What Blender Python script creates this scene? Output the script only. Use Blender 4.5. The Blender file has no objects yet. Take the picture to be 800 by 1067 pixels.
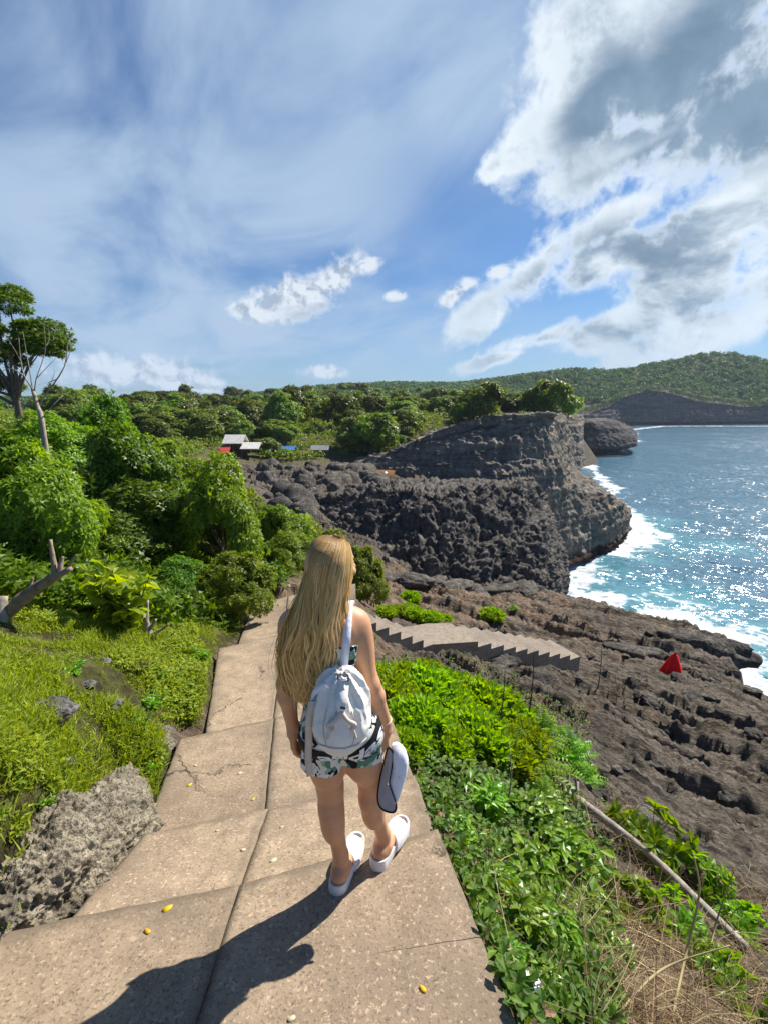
import bpy, bmesh, math, random
import numpy as np
from mathutils import Vector, Matrix, geometry
random.seed(7); RNG = np.random.default_rng(7)
scene = bpy.context.scene
COL = scene.collection
R = math.radians
# ------------------------------------------------------------------ camera frame
F_PX, CX, CY = 500.0, 400.0, 533.5
PITCH = math.atan((CY - 420.0) / F_PX)
SP, CP = math.sin(PITCH), math.cos(PITCH)
SEA = -22.0
def ray(px, py):
    u = (px - CX) / F_PX; v = (CY - py) / F_PX
    return np.array((u, CP + v * SP, -SP + v * CP))
def P(px, py, t): return ray(px, py) * t
def PZ(px, py, z):
    d = ray(px, py); return d * (z / d[2])
# ------------------------------------------------------------------ numpy noise
def _hash(i, j, k, s=0):
    n = (i.astype(np.int64) * 374761393 + j.astype(np.int64) * 668265263 + k.astype(np.int64) * 2147483647 + s * 974634777) & 0xFFFFFFFF
    n = ((n ^ (n >> 13)) * 1274126177) & 0xFFFFFFFF
    n = ((n ^ (n >> 16)) * 2246822519) & 0xFFFFFFFF
    return ((n ^ (n >> 15)) & 0xFFFFFF) / float(0xFFFFFF)
def vnoise(p, s=0):
    f = np.floor(p); w = p - f; w = w * w * w * (w * (w * 6 - 15) + 10)
    i, j, k = f[:, 0], f[:, 1], f[:, 2]
    r = 0
    for a in (0, 1):
        wa = w[:, 0] if a else 1 - w[:, 0]
        for b in (0, 1):
            wb = w[:, 1] if b else 1 - w[:, 1]
            for c in (0, 1):
                wc = w[:, 2] if c else 1 - w[:, 2]
                r = r + wa * wb * wc * _hash(i + a, j + b, k + c, s)
    return r * 2 - 1
ROT = np.array(((0.0, 0.8, 0.6), (-0.8, 0.36, -0.48), (-0.6, -0.48, 0.64)))
def fbm(p, octv=5, s=0, gain=0.5, ridged=False):
    p = np.asarray(p, float); a = 1.0; tot = 0; r = 0
    for o in range(octv):
        n = vnoise(p, s + o)
        if ridged: n = 1 - 2 * np.abs(n)
        r = r + a * n; tot += a; a *= gain; p = (p @ ROT.T) * 2.03 + 17.3
    return r / tot
def worley(p, s=0):
    f = np.floor(p); best = np.full(len(p), 9.0); sec = best.copy()
    for a in (-1, 0, 1):
        for b in (-1, 0, 1):
            for c in (-1, 0, 1):
                q = f + (a, b, c)
                o = np.stack([_hash(q[:, 0], q[:, 1], q[:, 2], s + m) for m in (11, 12, 13)], 1)
                d = np.linalg.norm(q + o - p, axis=1)
                sec = np.minimum(sec, np.maximum(best, d)); best = np.minimum(best, d)
    return best, sec
def smooth(a, b, x):
    t = np.clip((x - a) / (b - a), 0, 1); return t * t * (3 - 2 * t)
# ------------------------------------------------------------------ meshes and objects
def mesh_np(name, v, faces, smooth_=True, mats=(), fmat=None):
    """faces: (n,k) int array or list of such arrays"""
    if not isinstance(faces, (list, tuple)): faces = [faces]
    faces = [np.asarray(f, np.int32) for f in faces if len(f)]
    me = bpy.data.meshes.new(name)
    v = np.asarray(v, np.float32)
    me.vertices.add(len(v)); me.vertices.foreach_set('co', v.ravel())
    nl = sum(f.size for f in faces); npoly = sum(len(f) for f in faces)
    me.loops.add(nl); me.polygons.add(npoly)
    me.loops.foreach_set('vertex_index', np.concatenate([f.ravel() for f in faces]))
    tot = np.concatenate([np.full(len(f), f.shape[1], np.int32) for f in faces])
    me.polygons.foreach_set('loop_start', np.concatenate([[0], np.cumsum(tot)[:-1]]).astype(np.int32))
    me.polygons.foreach_set('loop_total', tot)
    if fmat is not None: me.polygons.foreach_set('material_index', np.asarray(fmat, np.int32))
    me.update(calc_edges=True); me.validate()
    me.polygons.foreach_set('use_smooth', np.full(len(me.polygons), bool(smooth_)))
    for m in mats: me.materials.append(m)
    return me
def attr(me, name, val):
    a = me.attributes.new(name, 'FLOAT', 'POINT'); a.data.foreach_set('value', np.asarray(val, np.float32))
def tag(o, label=None, cat=None, group=None, kind=None):
    if label: o['label'] = label
    if cat: o['category'] = cat
    if group: o['group'] = group
    if kind: o['kind'] = kind
    return o
def obj(name, me, parent=None, loc=None):
    o = bpy.data.objects.new(name, me); COL.objects.link(o)
    if parent: o.parent = parent
    if loc is not None: o.location = loc
    return o
def thing(name, label, cat, loc=(0, 0, 0), rz=0.0, group=None):
    o = obj(name, None, None, loc); o.rotation_euler = (0, 0, rz); o.empty_display_size = .2
    return tag(o, label, cat, group)
def copy_thing(root, loc, rz=0.0, sc=(1, 1, 1), label=None, tilt=(0, 0)):
    r = root.copy(); COL.objects.link(r); r.location = loc; r.rotation_euler = (tilt[0], tilt[1], rz); r.scale = sc
    if label: r['label'] = label
    for ch in root.children:
        c = ch.copy(); COL.objects.link(c); c.parent = r
        for g in ch.children:
            d = g.copy(); COL.objects.link(d); d.parent = c
    return r
def grid_faces(n, m, wrap=False):
    """n rows, m columns"""
    i = np.arange(n - 1)[:, None]; j = np.arange(m if wrap else m - 1)[None, :]; j2 = (j + 1) % m
    return np.stack([i * m + j, i * m + j2, (i + 1) * m + j2, (i + 1) * m + j], -1).reshape(-1, 4)
class MB:
    """collects tubes, boxes and free faces into one mesh"""
    def __init__(s): s.v = []; s.q = []; s.t = []; s.n = 0
    def add(s, v, q=None, t=None):
        v = np.asarray(v, float)
        if q is not None and len(q): s.q.append(np.asarray(q) + s.n)
        if t is not None and len(t): s.t.append(np.asarray(t) + s.n)
        s.v.append(v); s.n += len(v)
    def tube(s, pts, rad, seg=6, cap=True, wob=0.0):
        pts = np.asarray(pts, float); n = len(pts)
        rad = np.broadcast_to(np.asarray(rad, float), (n,))
        tan = np.gradient(pts, axis=0); tan /= np.linalg.norm(tan, axis=1)[:, None] + 1e-9
        up = np.array((0.31, 0.12, 0.94)) if abs(tan[0][2]) < .9 else np.array((1.0, 0.1, 0))
        ring = []
        a = np.arange(seg) * 2 * math.pi / seg
        for k in range(n):
            x = np.cross(tan[k], up); x /= np.linalg.norm(x) + 1e-9; y = np.cross(x, tan[k]); up = y
            rr = rad[k] * (1 + wob * RNG.normal(size=seg)) if wob else rad[k]
            ring.append(pts[k] + (np.cos(a) * rr)[:, None] * x + (np.sin(a) * rr)[:, None] * y)
        v = np.concatenate(ring); q = grid_faces(n, seg, True)
        t = None
        if cap:
            v = np.concatenate([v, pts[:1], pts[-1:]])
            j = np.arange(seg); j2 = (j + 1) % seg
            t = np.concatenate([np.stack([j2, j, np.full(seg, n * seg)], 1), np.stack([j + (n - 1) * seg, j2 + (n - 1) * seg, np.full(seg, n * seg + 1)], 1)])
        s.add(v, q, t)
    def box(s, c, size, M=None):
        c = np.asarray(c, float); h = np.asarray(size, float) / 2
        v = np.array([(x, y, z) for x in (-1, 1) for y in (-1, 1) for z in (-1, 1)]) * h
        if M is not None: v = v @ np.asarray(M).T
        s.add(v + c, [(0, 1, 3, 2), (4, 6, 7, 5), (0, 4, 5, 1), (2, 3, 7, 6), (0, 2, 6, 4), (1, 5, 7, 3)])
    def prism(s, poly, off):
        """polygon (k,3) extruded by vector off; fan caps"""
        p = np.asarray(poly, float); k = len(p); c0 = p.mean(0); off = np.asarray(off, float)
        v = np.concatenate([p, p + off, [c0], [c0 + off]]); j = np.arange(k); j2 = (j + 1) % k
        s.add(v, np.stack([j, j2, j2 + k, j + k], 1), np.concatenate([np.stack([j2, j, np.full(k, 2 * k)], 1), np.stack([j + k, j2 + k, np.full(k, 2 * k + 1)], 1)]))
    def mesh(s, name, mats=(), smooth_=True):
        return mesh_np(name, np.concatenate(s.v), [np.concatenate(s.q) if s.q else np.zeros((0, 4), int), np.concatenate(s.t) if s.t else np.zeros((0, 3), int)], smooth_, mats)
def catmull(pts, n):
    pts = np.asarray(pts, float); m = len(pts)
    e = np.concatenate([[2 * pts[0] - pts[1]], pts, [2 * pts[-1] - pts[-2]]])
    u = np.linspace(0, m - 1, n); i = np.minimum(u.astype(int), m - 2); f = (u - i)[:, None]
    a, b, c, d = e[i], e[i + 1], e[i + 2], e[i + 3]
    return .5 * (2 * b + (c - a) * f + (2 * a - 5 * b + 4 * c - d) * f * f + (3 * b - a - 3 * c + d) * f ** 3)
# ------------------------------------------------------------------ node materials
class NT:
    def __init__(s, tree): s.t = tree; s.x = 0
    def n(s, typ, **kw):
        nd = s.t.nodes.new(typ); nd.location = (s.x, 0); s.x += 40
        for k, v in kw.items(): setattr(nd, k, v)
        return nd
    def link(s, a, b): s.t.links.new(a, b)
    def put(s, sock, v):
        if v is None: return
        if isinstance(v, bpy.types.NodeSocket): s.link(v, sock)
        elif isinstance(v, (tuple, list)) and sock.type == 'RGBA' and len(v) == 3: sock.default_value = (*v, 1)
        else: sock.default_value = v
    def math(s, op, a, b=None, c=None, clamp=False):
        nd = s.n('ShaderNodeMath', operation=op, use_clamp=clamp)
        for i, v in enumerate((a, b, c)): s.put(nd.inputs[i], v)
        return nd.outputs[0]
    def vmath(s, op, a, b=None, out=0):
        nd = s.n('ShaderNodeVectorMath', operation=op); s.put(nd.inputs[0], a)
        if b is not None: s.put(nd.inputs[3] if op == 'SCALE' else nd.inputs[1], b)
        return nd.outputs['Value'] if op in ('DOT_PRODUCT', 'LENGTH', 'DISTANCE') else nd.outputs[0]
    def noise(s, vec, scale, detail=4, rough=.55, dist=0.0, out=0):
        nd = s.n('ShaderNodeTexNoise'); s.put(nd.inputs['Vector'], vec)
        for k, v in (('Scale', scale), ('Detail', detail), ('Roughness', rough), ('Distortion', dist)): s.put(nd.inputs[k], v)
        return nd.outputs[out]
    def voro(s, vec, scale, feature='F1', out='Distance', rnd=1.0):
        nd = s.n('ShaderNodeTexVoronoi', feature=feature); s.put(nd.inputs['Vector'], vec); nd.inputs['Scale'].default_value = scale
        nd.inputs['Randomness'].default_value = rnd
        return nd.outputs[out]
    def ramp(s, fac, stops, interp='LINEAR'):
        nd = s.n('ShaderNodeValToRGB'); cr = nd.color_ramp; cr.interpolation = interp
        while len(cr.elements) < len(stops): cr.elements.new(.5)
        for e, (p, c) in zip(cr.elements, stops):
            e.position = p; e.color = (*c, 1) if isinstance(c, (tuple, list)) else (c, c, c, 1)
        s.put(nd.inputs[0], fac); return nd.outputs[0]
    def rng(s, v, a, b, c=0.0, d=1.0, smooth=True):
        nd = s.n('ShaderNodeMapRange', interpolation_type='SMOOTHSTEP' if smooth else 'LINEAR'); s.put(nd.inputs[0], v)
        for i, x in enumerate((a, b, c, d)): s.put(nd.inputs[i + 1], x)
        return nd.outputs[0]
    def mix(s, fac, a, b, mode='MIX'):
        nd = s.n('ShaderNodeMix', data_type='RGBA', blend_type=mode); s.put(nd.inputs[0], fac); s.put(nd.inputs[6], a); s.put(nd.inputs[7], b)
        return nd.outputs[2]
    def mapping(s, vec, scale=(1, 1, 1), rot=(0, 0, 0), loc=(0, 0, 0)):
        nd = s.n('ShaderNodeMapping'); s.put(nd.inputs[0], vec); nd.inputs[1].default_value = loc; nd.inputs[2].default_value = rot; nd.inputs[3].default_value = scale
        return nd.outputs[0]
    def aniso(s, vec, ang, su, sv, sw=1.0):
        """turn by ang (degrees) about z, then scale: su along that bearing, sv across it"""
        return s.mapping(s.mapping(vec, (1, 1, 1), (0, 0, R(-ang))), (su, sv, sw))
    def bump(s, h, strength=.5, dist=.02, nrm=None):
        nd = s.n('ShaderNodeBump'); nd.inputs['Strength'].default_value = strength; nd.inputs['Distance'].default_value = dist
        s.put(nd.inputs['Height'], h); s.put(nd.inputs['Normal'], nrm); return nd.outputs[0]
    def attr(s, name): return s.n('ShaderNodeAttribute', attribute_name=name).outputs['Fac']
    def pos(s): return s.n('ShaderNodeNewGeometry').outputs['Position']
    def objco(s): return s.n('ShaderNodeTexCoord').outputs['Object']
    def island(s): return s.n('ShaderNodeNewGeometry').outputs['Random Per Island']
    def objrand(s): return s.n('ShaderNodeObjectInfo').outputs['Random']
def new_mat(name, rough=.8, spec=.3):
    m = bpy.data.materials.new(name); m.use_nodes = True
    t = NT(m.node_tree); b = m.node_tree.nodes['Principled BSDF']
    b.inputs['Roughness'].default_value = rough; b.inputs['Specular IOR Level'].default_value = spec
    return m, t, b
def simple(name, col, rough=.7, var=.15, scale=8.0, bump=.0, spec=.3, bdist=.01):
    m, t, b = new_mat(name, rough, spec)
    n = t.noise(t.objco(), scale, 5, .6)
    lo = tuple(c * (1 - var) for c in col); hi = tuple(min(1, c * (1 + var)) for c in col)
    t.link(t.ramp(n, ((.3, lo), (.7, hi))), b.inputs['Base Color'])
    if bump: t.link(t.bump(n, bump, bdist), b.inputs['Normal'])
    return m
def leaf_mat(name, dark, light, transl=.35, rough=.45, tint=None, spec=.35, ovar=.25):
    m, t, b = new_mat(name, rough, spec)
    r = t.island(); o = t.objrand()
    c = t.ramp(r, ((.0, dark), (.55, tuple((a + q) / 2 for a, q in zip(dark, light))), (1.0, light)))
    if tint:
        big = t.noise(t.objco(), 1.3, 2)
        c = t.mix(t.rng(big, .5, .72), c, tint)
    v = t.math('MULTIPLY_ADD', o, ovar * 2, 1 - ovar)
    hs = t.n('ShaderNodeHueSaturation'); t.put(hs.inputs['Value'], v); t.put(hs.inputs['Color'], c)
    t.put(hs.inputs['Hue'], t.math('MULTIPLY_ADD', o, .04, .48))
    t.link(hs.outputs[0], b.inputs['Base Color'])
    tr = t.n('ShaderNodeBsdfTranslucent')
    hs2 = t.n('ShaderNodeHueSaturation'); hs2.inputs['Hue'].default_value = .485; hs2.inputs['Saturation'].default_value = 1.1; hs2.inputs['Value'].default_value = 1.5
    t.link(hs.outputs[0], hs2.inputs['Color']); t.link(hs2.outputs[0], tr.inputs[0])
    mx = t.n('ShaderNodeMixShader'); mx.inputs[0].default_value = transl
    t.link(b.outputs[0], mx.inputs[1]); t.link(tr.outputs[0], mx.inputs[2])
    t.link(mx.outputs[0], m.node_tree.nodes['Material Output'].inputs[0])
    return m
EXPOSURE = 0.8
CLOUD = 0.52
HAZE = 0.00015
# ------------------------------------------------------------------ camera, sun, sky
cam = bpy.data.cameras.new('camera'); cam_o = bpy.data.objects.new('camera', cam); COL.objects.link(cam_o)
cam.sensor_width = 36; cam.sensor_height = 36; cam.sensor_fit = 'AUTO'; cam.lens = 36 * F_PX / 1067.0
cam.clip_end = 20000; cam.clip_start = .05
cam_o.rotation_euler = (R(90) - PITCH, 0, 0)
scene.camera = cam_o
scene.view_settings.view_transform = 'Standard'; scene.view_settings.look = 'None'
scene.view_settings.exposure = EXPOSURE; scene.view_settings.gamma = 1
SUN_AZ, SUN_EL = R(50), R(46)
SUN = Vector((math.sin(SUN_AZ) * math.cos(SUN_EL), math.cos(SUN_AZ) * math.cos(SUN_EL), math.sin(SUN_EL)))
sl = bpy.data.lights.new('sun', 'SUN'); sl.energy = 4.8; sl.angle = R(.55); sl.color = (1.0, .94, .85)
so = bpy.data.objects.new('sun', sl); COL.objects.link(so); so.rotation_euler = SUN.to_track_quat('Z', 'Y').to_euler(); so.location = (30, 20, 60)
w = bpy.data.worlds.new('World'); scene.world = w; w.use_nodes = True
T = NT(w.node_tree); bg = w.node_tree.nodes['Background']
sky = T.n('ShaderNodeTexSky', sky_type='NISHITA'); sky.sun_disc = False
sky.sun_elevation = SUN_EL; sky.sun_rotation = SUN_AZ; sky.air_density = 1.0; sky.dust_density = .6; sky.ozone_density = 2.2; sky.altitude = 20
SKY_STR = .056
D = T.n('ShaderNodeTexCoord').outputs['Generated']
sep = T.n('ShaderNodeSeparateXYZ'); T.link(D, sep.inputs[0])
zz = T.math('MAXIMUM', sep.outputs[2], 0.0)
# flat cloud-layer coordinates (a layer overhead, foreshortened towards the horizon)
inv = T.math('DIVIDE', 1.0, T.math('ADD', zz, .16))
lay = T.vmath('SCALE', D, inv)
def blob(px, py, rx, ry, ang=0.0):
    """soft patch of sky round a direction: 0 at its centre, 1 at its rim"""
    d0 = ray(px, py); L = np.linalg.norm(d0)
    c, s = math.cos(R(ang)), math.sin(R(ang))
    a = ray(px + rx * c, py - rx * s); b = ray(px + ry * s, py + ry * c)
    d0 = d0 / L; a = a / np.linalg.norm(a) - d0; b = b / np.linalg.norm(b) - d0
    a -= d0 * a.dot(d0); b -= d0 * b.dot(d0)
    a = a / a.dot(a); b = b / b.dot(b)
    x = T.vmath('DOT_PRODUCT', D, tuple(a)); y = T.vmath('DOT_PRODUCT', D, tuple(b))
    cb = T.n('ShaderNodeCombineXYZ'); T.link(x, cb.inputs[0]); T.link(y, cb.inputs[1])
    front = T.math('LESS_THAN', T.vmath('DOT_PRODUCT', D, tuple(d0)), 0.1)
    return T.math('ADD', T.vmath('LENGTH', cb.outputs[0]), T.math('MULTIPLY', front, 50.0))
def union(bl, k=.35):
    o = None
    for args in bl:
        v = T.math('SUBTRACT', 1.0, blob(*args))       # 1 at the centre, 0 at the rim, negative outside
        o = v if o is None else T.math('SMOOTH_MAX', o, v, k)
    return o
warp = T.vmath('SCALE', T.vmath('SUBTRACT', T.noise(D, 7.0, 3, .6, 0, 1), (.5, .5, .5)), .06)
Dw = T.vmath('ADD', D, warp)
n1 = T.noise(Dw, 5.5, 9, .56, .25)
n2 = T.noise(T.mapping(lay, (1, 1, 1)), 3.0, 8, .58, .2)
n3 = T.noise(Dw, 26.0, 6, .62, .1)
# high streaky veil
cir = T.noise(T.aniso(lay, 118, .75, 1.35), 1.15, 9, .57, .55)
cir2 = T.noise(T.mapping(lay, (1.0, 1.0, 1)), .9, 4, .5, .3)
veil_area = union([(180, 210, 300, 210, 20), (330, 90, 330, 120, 20), (300, 330, 300, 60, 0), (150, 80, 240, 160), (60, 380, 400, 60), (470, 60, 130, 140, 60)], .5)
veil = T.math('MULTIPLY', T.rng(T.math('MULTIPLY_ADD', cir, .75, T.math('MULTIPLY', cir2, .35)), .42, .70), T.rng(veil_area, -.35, .55))
veil = T.math('MULTIPLY', veil, .95)
# cumulus masses
big = union([(700, 55, 190, 105, 20), (610, 92, 105, 70, 30), (545, 150, 55, 30, 30), (600, 40, 60, 60), (650, 158, 110, 42, 5), (765, 120, 150, 90), (517, 172, 32, 18, 20), (900, 80, 200, 200),
    (640, 228, 85, 24, 15), (745, 232, 120, 38, 5), (560, 278, 66, 27, 35), (502, 328, 42, 20, 30), (620, 272, 80, 28, 15), (725, 292, 110, 45, 20), (640, 340, 90, 20, 12), (740, 345, 120, 33, 15), (562, 353, 60, 13, 10), (520, 373, 46, 9, 12), (805, 300, 90, 50), (960, 260, 160, 120)], .16)
small = union([(305, 312, 62, 26, 18), (352, 288, 40, 20, 28), (270, 325, 36, 14), (383, 275, 18, 12), (165, 390, 66, 20), (100, 385, 48, 22), (200, 400, 40, 12), (470, 308, 18, 10, 30), (487, 296, 12, 8), (412, 308, 12, 6), (335, 387, 26, 8), (520, 283, 16, 8), (-200, 330, 160, 60), (-150, 200, 120, 60)], .25)
dens_b = T.math('ADD', big, T.math('MULTIPLY', T.math('SUBTRACT', n1, .5), 2.6))
dens_b = T.math('ADD', dens_b, T.math('MULTIPLY', T.math('SUBTRACT', n3, .5), 1.3))
dens_s = T.math('ADD', small, T.math('MULTIPLY', T.math('SUBTRACT', n3, .5), 1.9))
a_b = T.rng(dens_b, -.16, .50); a_s = T.rng(dens_s, -.1, .60)
# thickness seen from below: thick parts grey, edges lit white
n4 = T.noise(Dw, 10.0, 7, .6, .3)
top_area = union([(715, 75, 165, 84, 15), (628, 108, 84, 50, 22), (790, 120, 130, 80), (680, 160, 90, 22, 5)], .3)
n5 = T.noise(T.vmath('ADD', T.mapping(D, (1, 1, 2.0)), warp), 5.0, 6, .55, .4)
th1 = T.rng(T.math('ADD', top_area, T.math('MULTIPLY', T.math('SUBTRACT', n5, .5), 1.3)), -.15, .60)
low_area = union([(640, 310, 240, 80, 12), (300, 330, 120, 12, 10), (720, 235, 60, 30, 20)], .3)
th2 = T.math('MULTIPLY', T.rng(low_area, -.1, .3), T.rng(n5, .40, .58, 0, .92))
thick = T.math('MAXIMUM', th1, th2)
thick = T.math('MULTIPLY', thick, T.rng(T.math('MAXIMUM', dens_b, dens_s), .10, .65))
SD = tuple(SUN * .035)
Dl = T.vmath('ADD', Dw, SD); Dl2 = T.vmath('ADD', Dw, tuple(SUN * .014))
n1l = T.noise(Dl, 5.5, 9, .56, .25); n3l = T.noise(Dl2, 26.0, 6, .62, .1)
relief = T.rng(T.math('ADD', T.math('SUBTRACT', n1l, n1), T.math('MULTIPLY', T.math('SUBTRACT', n3l, n3), .35)), -.06, .13)
low = T.math('ADD', T.math('SUBTRACT', n3l, n3), T.math('MULTIPLY', T.math('SUBTRACT', n1l, n1), .6))
relief_s = T.rng(low, -.05, .16, 0, .85)
skyc = T.vmath('SCALE', sky.outputs[0], SKY_STR)
skyc = T.mix(1.0, skyc, (.48, .77, 1.08, 1), 'MULTIPLY')
veil_col = (.50 * CLOUD, .66 * CLOUD, .88 * CLOUD, 1)
c = T.mix(veil, skyc, veil_col)
white = (1.13 * CLOUD, 1.22 * CLOUD, 1.28 * CLOUD, 1); grey = (.150 * CLOUD, .250 * CLOUD, .365 * CLOUD, 1)
shade = T.mix(T.rng(n1, .35, .7), white, (.80 * CLOUD, .92 * CLOUD, 1.02 * CLOUD, 1))
shade = T.mix(T.math('MULTIPLY', relief, T.rng(dens_b, .25, .8, 0, .7)), shade, (.40 * CLOUD, .50 * CLOUD, .62 * CLOUD, 1))
grey2 = T.mix(T.math('MULTIPLY', T.rng(n1, .40, .70), .9), (.30 * CLOUD, .43 * CLOUD, .57 * CLOUD, 1), grey)
cl = T.mix(thick, shade, grey2)
c = T.mix(T.math('MULTIPLY', a_s, .9), c, T.mix(T.math('MAXIMUM', thick, T.math('MULTIPLY', relief_s, 1.0)), (.95 * CLOUD, 1.02 * CLOUD, 1.1 * CLOUD, 1), (.36 * CLOUD, .45 * CLOUD, .58 * CLOUD, 1)))
c = T.mix(T.math('MULTIPLY', a_b, .96), c, cl)
# pale air low over the horizon
hz = T.rng(zz, .0, .22, .45, 0)
c = T.mix(hz, c, (.52 * CLOUD, .70 * CLOUD, .95 * CLOUD, 1))
T.link(c, bg.inputs['Color']); bg.inputs['Strength'].default_value = 1.0
w.cycles.sampling_method = 'MANUAL'; w.cycles.sample_map_resolution = 512
# ------------------------------------------------------------------ path geometry (pixel pairs on the slab edges -> world)
#  front/back edge lines of the five ramped slabs: list of (px,py) left..right and z of the upper and lower lip
EDGES = [
    dict(l=(64, 960), m=(250, 921), r=(455, 864), zu=-2.125, zl=-2.160),
    dict(l=(152, 868), m=(279, 842), r=(432, 806), zu=-2.36, zl=-2.46),
    dict(l=(187, 770), m=(286, 748), r=(398, 722), zu=-2.62, zl=-2.71),
    dict(l=(228, 675), m=(297, 660), r=(374, 643), zu=-2.95, zl=-3.03),
    dict(l=(264, 630), m=(300, 621), r=(352, 610), zu=-3.52, zl=-3.6),
]
def edge_pts(e, low, key): return PZ(*e[key], e['zl'] if low else e['zu'])
L_EDGE = [np.array((-1.75, -1.2, -1.72)), PZ(-60, 990, -2.06)] + [edge_pts(e, True, 'l') for e in EDGES]
R_EDGE = [np.array((.90, -1.2, -1.72)), PZ(540, 1067, -1.98)] + [edge_pts(e, True, 'r') for e in EDGES]
L_EDGE.insert(5, PZ(213, 772, -2.71) + (0, .03, 0)); L_EDGE.insert(7, PZ(247, 674, -3.03) + (0, .05, 0))
STAIR_TOP = [PZ(352, 610, -3.6), PZ(350, 633, -3.6)]
def path_dist(x, y):
    """distance outside (+) or inside (-) of the walkway, and its height"""
    def interp(E, y):
        E = np.array(E); return np.interp(y, E[:, 1], E[:, 0]), np.interp(y, E[:, 1], E[:, 2])
    xl, zl = interp(L_EDGE, y); xr, zr = interp(R_EDGE, y)
    d = np.maximum(xl - x, x - xr)
    yend = L_EDGE[-1][1] + (R_EDGE[-1][1] - L_EDGE[-1][1]) * np.clip((x - L_EDGE[-1][0]) / (R_EDGE[-1][0] - L_EDGE[-1][0]), 0, 1)
    d = np.maximum(d, y - yend)
    z = zl + (zr - zl) * np.clip((x - xl) / (xr - xl + 1e-6), 0, 1)
    return d, z
# ------------------------------------------------------------------ ground: control points  (px, py, depth or 'z', value, grass, soil)
G = []
def gz(px, py, z, g=0.0, s=0.0): p = PZ(px, py, z); G.append((*p, g, s)); return p
def gt(px, py, t, g=0.0, s=0.0): p = P(px, py, t); G.append((*p, g, s)); return p
def gw(x, y, z, g=0.0, s=0.0): G.append((x, y, z, g, s))
# under the walkway
for E in (L_EDGE, R_EDGE):
    for p in E: gw(p[0], p[1], p[2] - .12, .3, .8)
# left bank
for a in [(-260, 1060, -1.45), (-120, 960, -1.5), (0, 930, -1.86), (50, 905, -1.9), (0, 800, -1.55), (-150, 780, -1.3), (100, 790, -1.78), (140, 782, -2.0), (165, 775, -2.3), (0, 700, -1.65), (-150, 690, -1.4), (100, 705, -2.05), (195, 705, -2.62), (60, 655, -2.15), (150, 662, -2.55), (215, 668, -2.9), (240, 640, -3.15), (0, 610, -2.0), (-160, 600, -1.7)]:
    gz(*a, 1, .5)
for a in [(100, 560, 9.5), (200, 580, 11), (-150, 520, 12), (0, 490, 15), (100, 480, 24), (-200, 440, 20), (-150, 425, 60), (0, 450, 45), (300, 590, 13.5), (345, 592, 17), (150, 470, 50), (60, 445, 90), (300, 560, 22), (240, 530, 30)]:
    gt(*a, 1, .3)
# valley, huts, wooded slope
for a in [(250, 474, 72), (350, 474, 76), (200, 470, 66), (300, 478, 70), (420, 472, 74), (430, 455, 88), (470, 440, 96), (520, 433, 100), (575, 430, 98)]:
    gt(*a, .75, .3)
for a in [(150, 440, 100), (250, 432, 140), (350, 428, 160), (450, 428, 140), (200, 424, 230), (100, 428, 220), (0, 428, 200), (-150, 420, 250), (300, 421, 240), (350, 417, 260), (450, 424, 240), (560, 424, 220), (590, 426, 180), (585, 432, 130), (598, 424, 440), (590, 426, 330), (-300, 400, 300)]:
    gt(*a, 1, .2)
for a in [(0, 424, 480), (200, 422, 480), (300, 410, 520), (340, 405, 540), (400, 402, 560), (470, 403, 560), (540, 394, 580), (600, 386, 600), (640, 388, 600), (680, 381, 610), (710, 375, 620), (745, 368, 640), (775, 369, 640), (800, 378, 640), (850, 392, 640), (900, 405, 640), (1000, 410, 640), (1300, 412, 660), (-250, 415, 520), (540, 412, 400), (640, 412, 530), (700, 406, 550), (760, 413, 560), (800, 416, 560), (590, 428, 430), (900, 420, 560), (1200, 420, 560)]:
    gt(*a, 1, .1)
for px in (-500, -250, 0, 200, 400, 600, 745, 900, 1300): G.append((*(ray(px, 420) / ray(px, 420)[1] * 1000)[:2], -10, 1, .1))
# jagged rubble slope and platforms
for a in [(280, 505, 56), (340, 500, 58), (320, 530, 40), (370, 500, 60), (345, 545, 34), (375, 575, 29)]:
    gt(*a, 0, .25)
for a in [(400, 499, 62), (450, 498, 62), (510, 499, 62), (545, 503, 60)]: gt(*a, 0, 0)
for a in [(395, 600, 25.5), (430, 612, 26.5), (480, 617, 27.5), (540, 616, 28.5), (575, 614, 30)]: gt(*a, 0, .62)
for a in [(420, 622, 21), (400, 640, 13.5), (440, 640, 17), (500, 632, 20), (550, 636, 21), (370, 618, 14)]: gt(*a, .15, .75)
# rock shelf below and right of the stairs
for a in [(352, 640, -3.85), (400, 672, -4.4), (455, 682, -5.0), (500, 685, -5.2), (600, 695, -6.55), (430, 705, -4.55), (380, 672, -3.9)]: gz(*a, .25, .3)
for a in [(560, 665, 16), (640, 690, 14.6), (600, 650, 21), (680, 680, 17.5), (640, 660, 20)]: gt(*a, 0, .50)
for a in [(480, 800, -2.95), (560, 800, -3.75), (500, 720, -4.1), (420, 720, -3.35), (440, 770, -2.75), (550, 740, -4.9), (520, 920, -2.75), (470, 855, -2.5), (600, 950, -3.35), (560, 1060, -2.4), (700, 1060, -3.05), (800, 1060, -3.6), (590, 850, -3.9), (650, 930, -3.9), (950, 1060, -4.2), (600, 1250, -2.2), (850, 1300, -2.6)]: gz(*a, .42, .75)
for a in [(620, 800, -4.9), (640, 850, -4.9), (700, 950, -4.4), (700, 860, -5.4), (800, 950, -5.0), (800, 890, -5.8), (800, 800, -6.8), (700, 770, -6.7), (620, 725, -6.3), (560, 705, -5.7), (790, 750, -7.7), (700, 705, -8.0), (950, 800, -7.2), (950, 950, -5.6), (1200, 950, -6.2)]: gz(*a, 0, 0)
RIM = []
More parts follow.
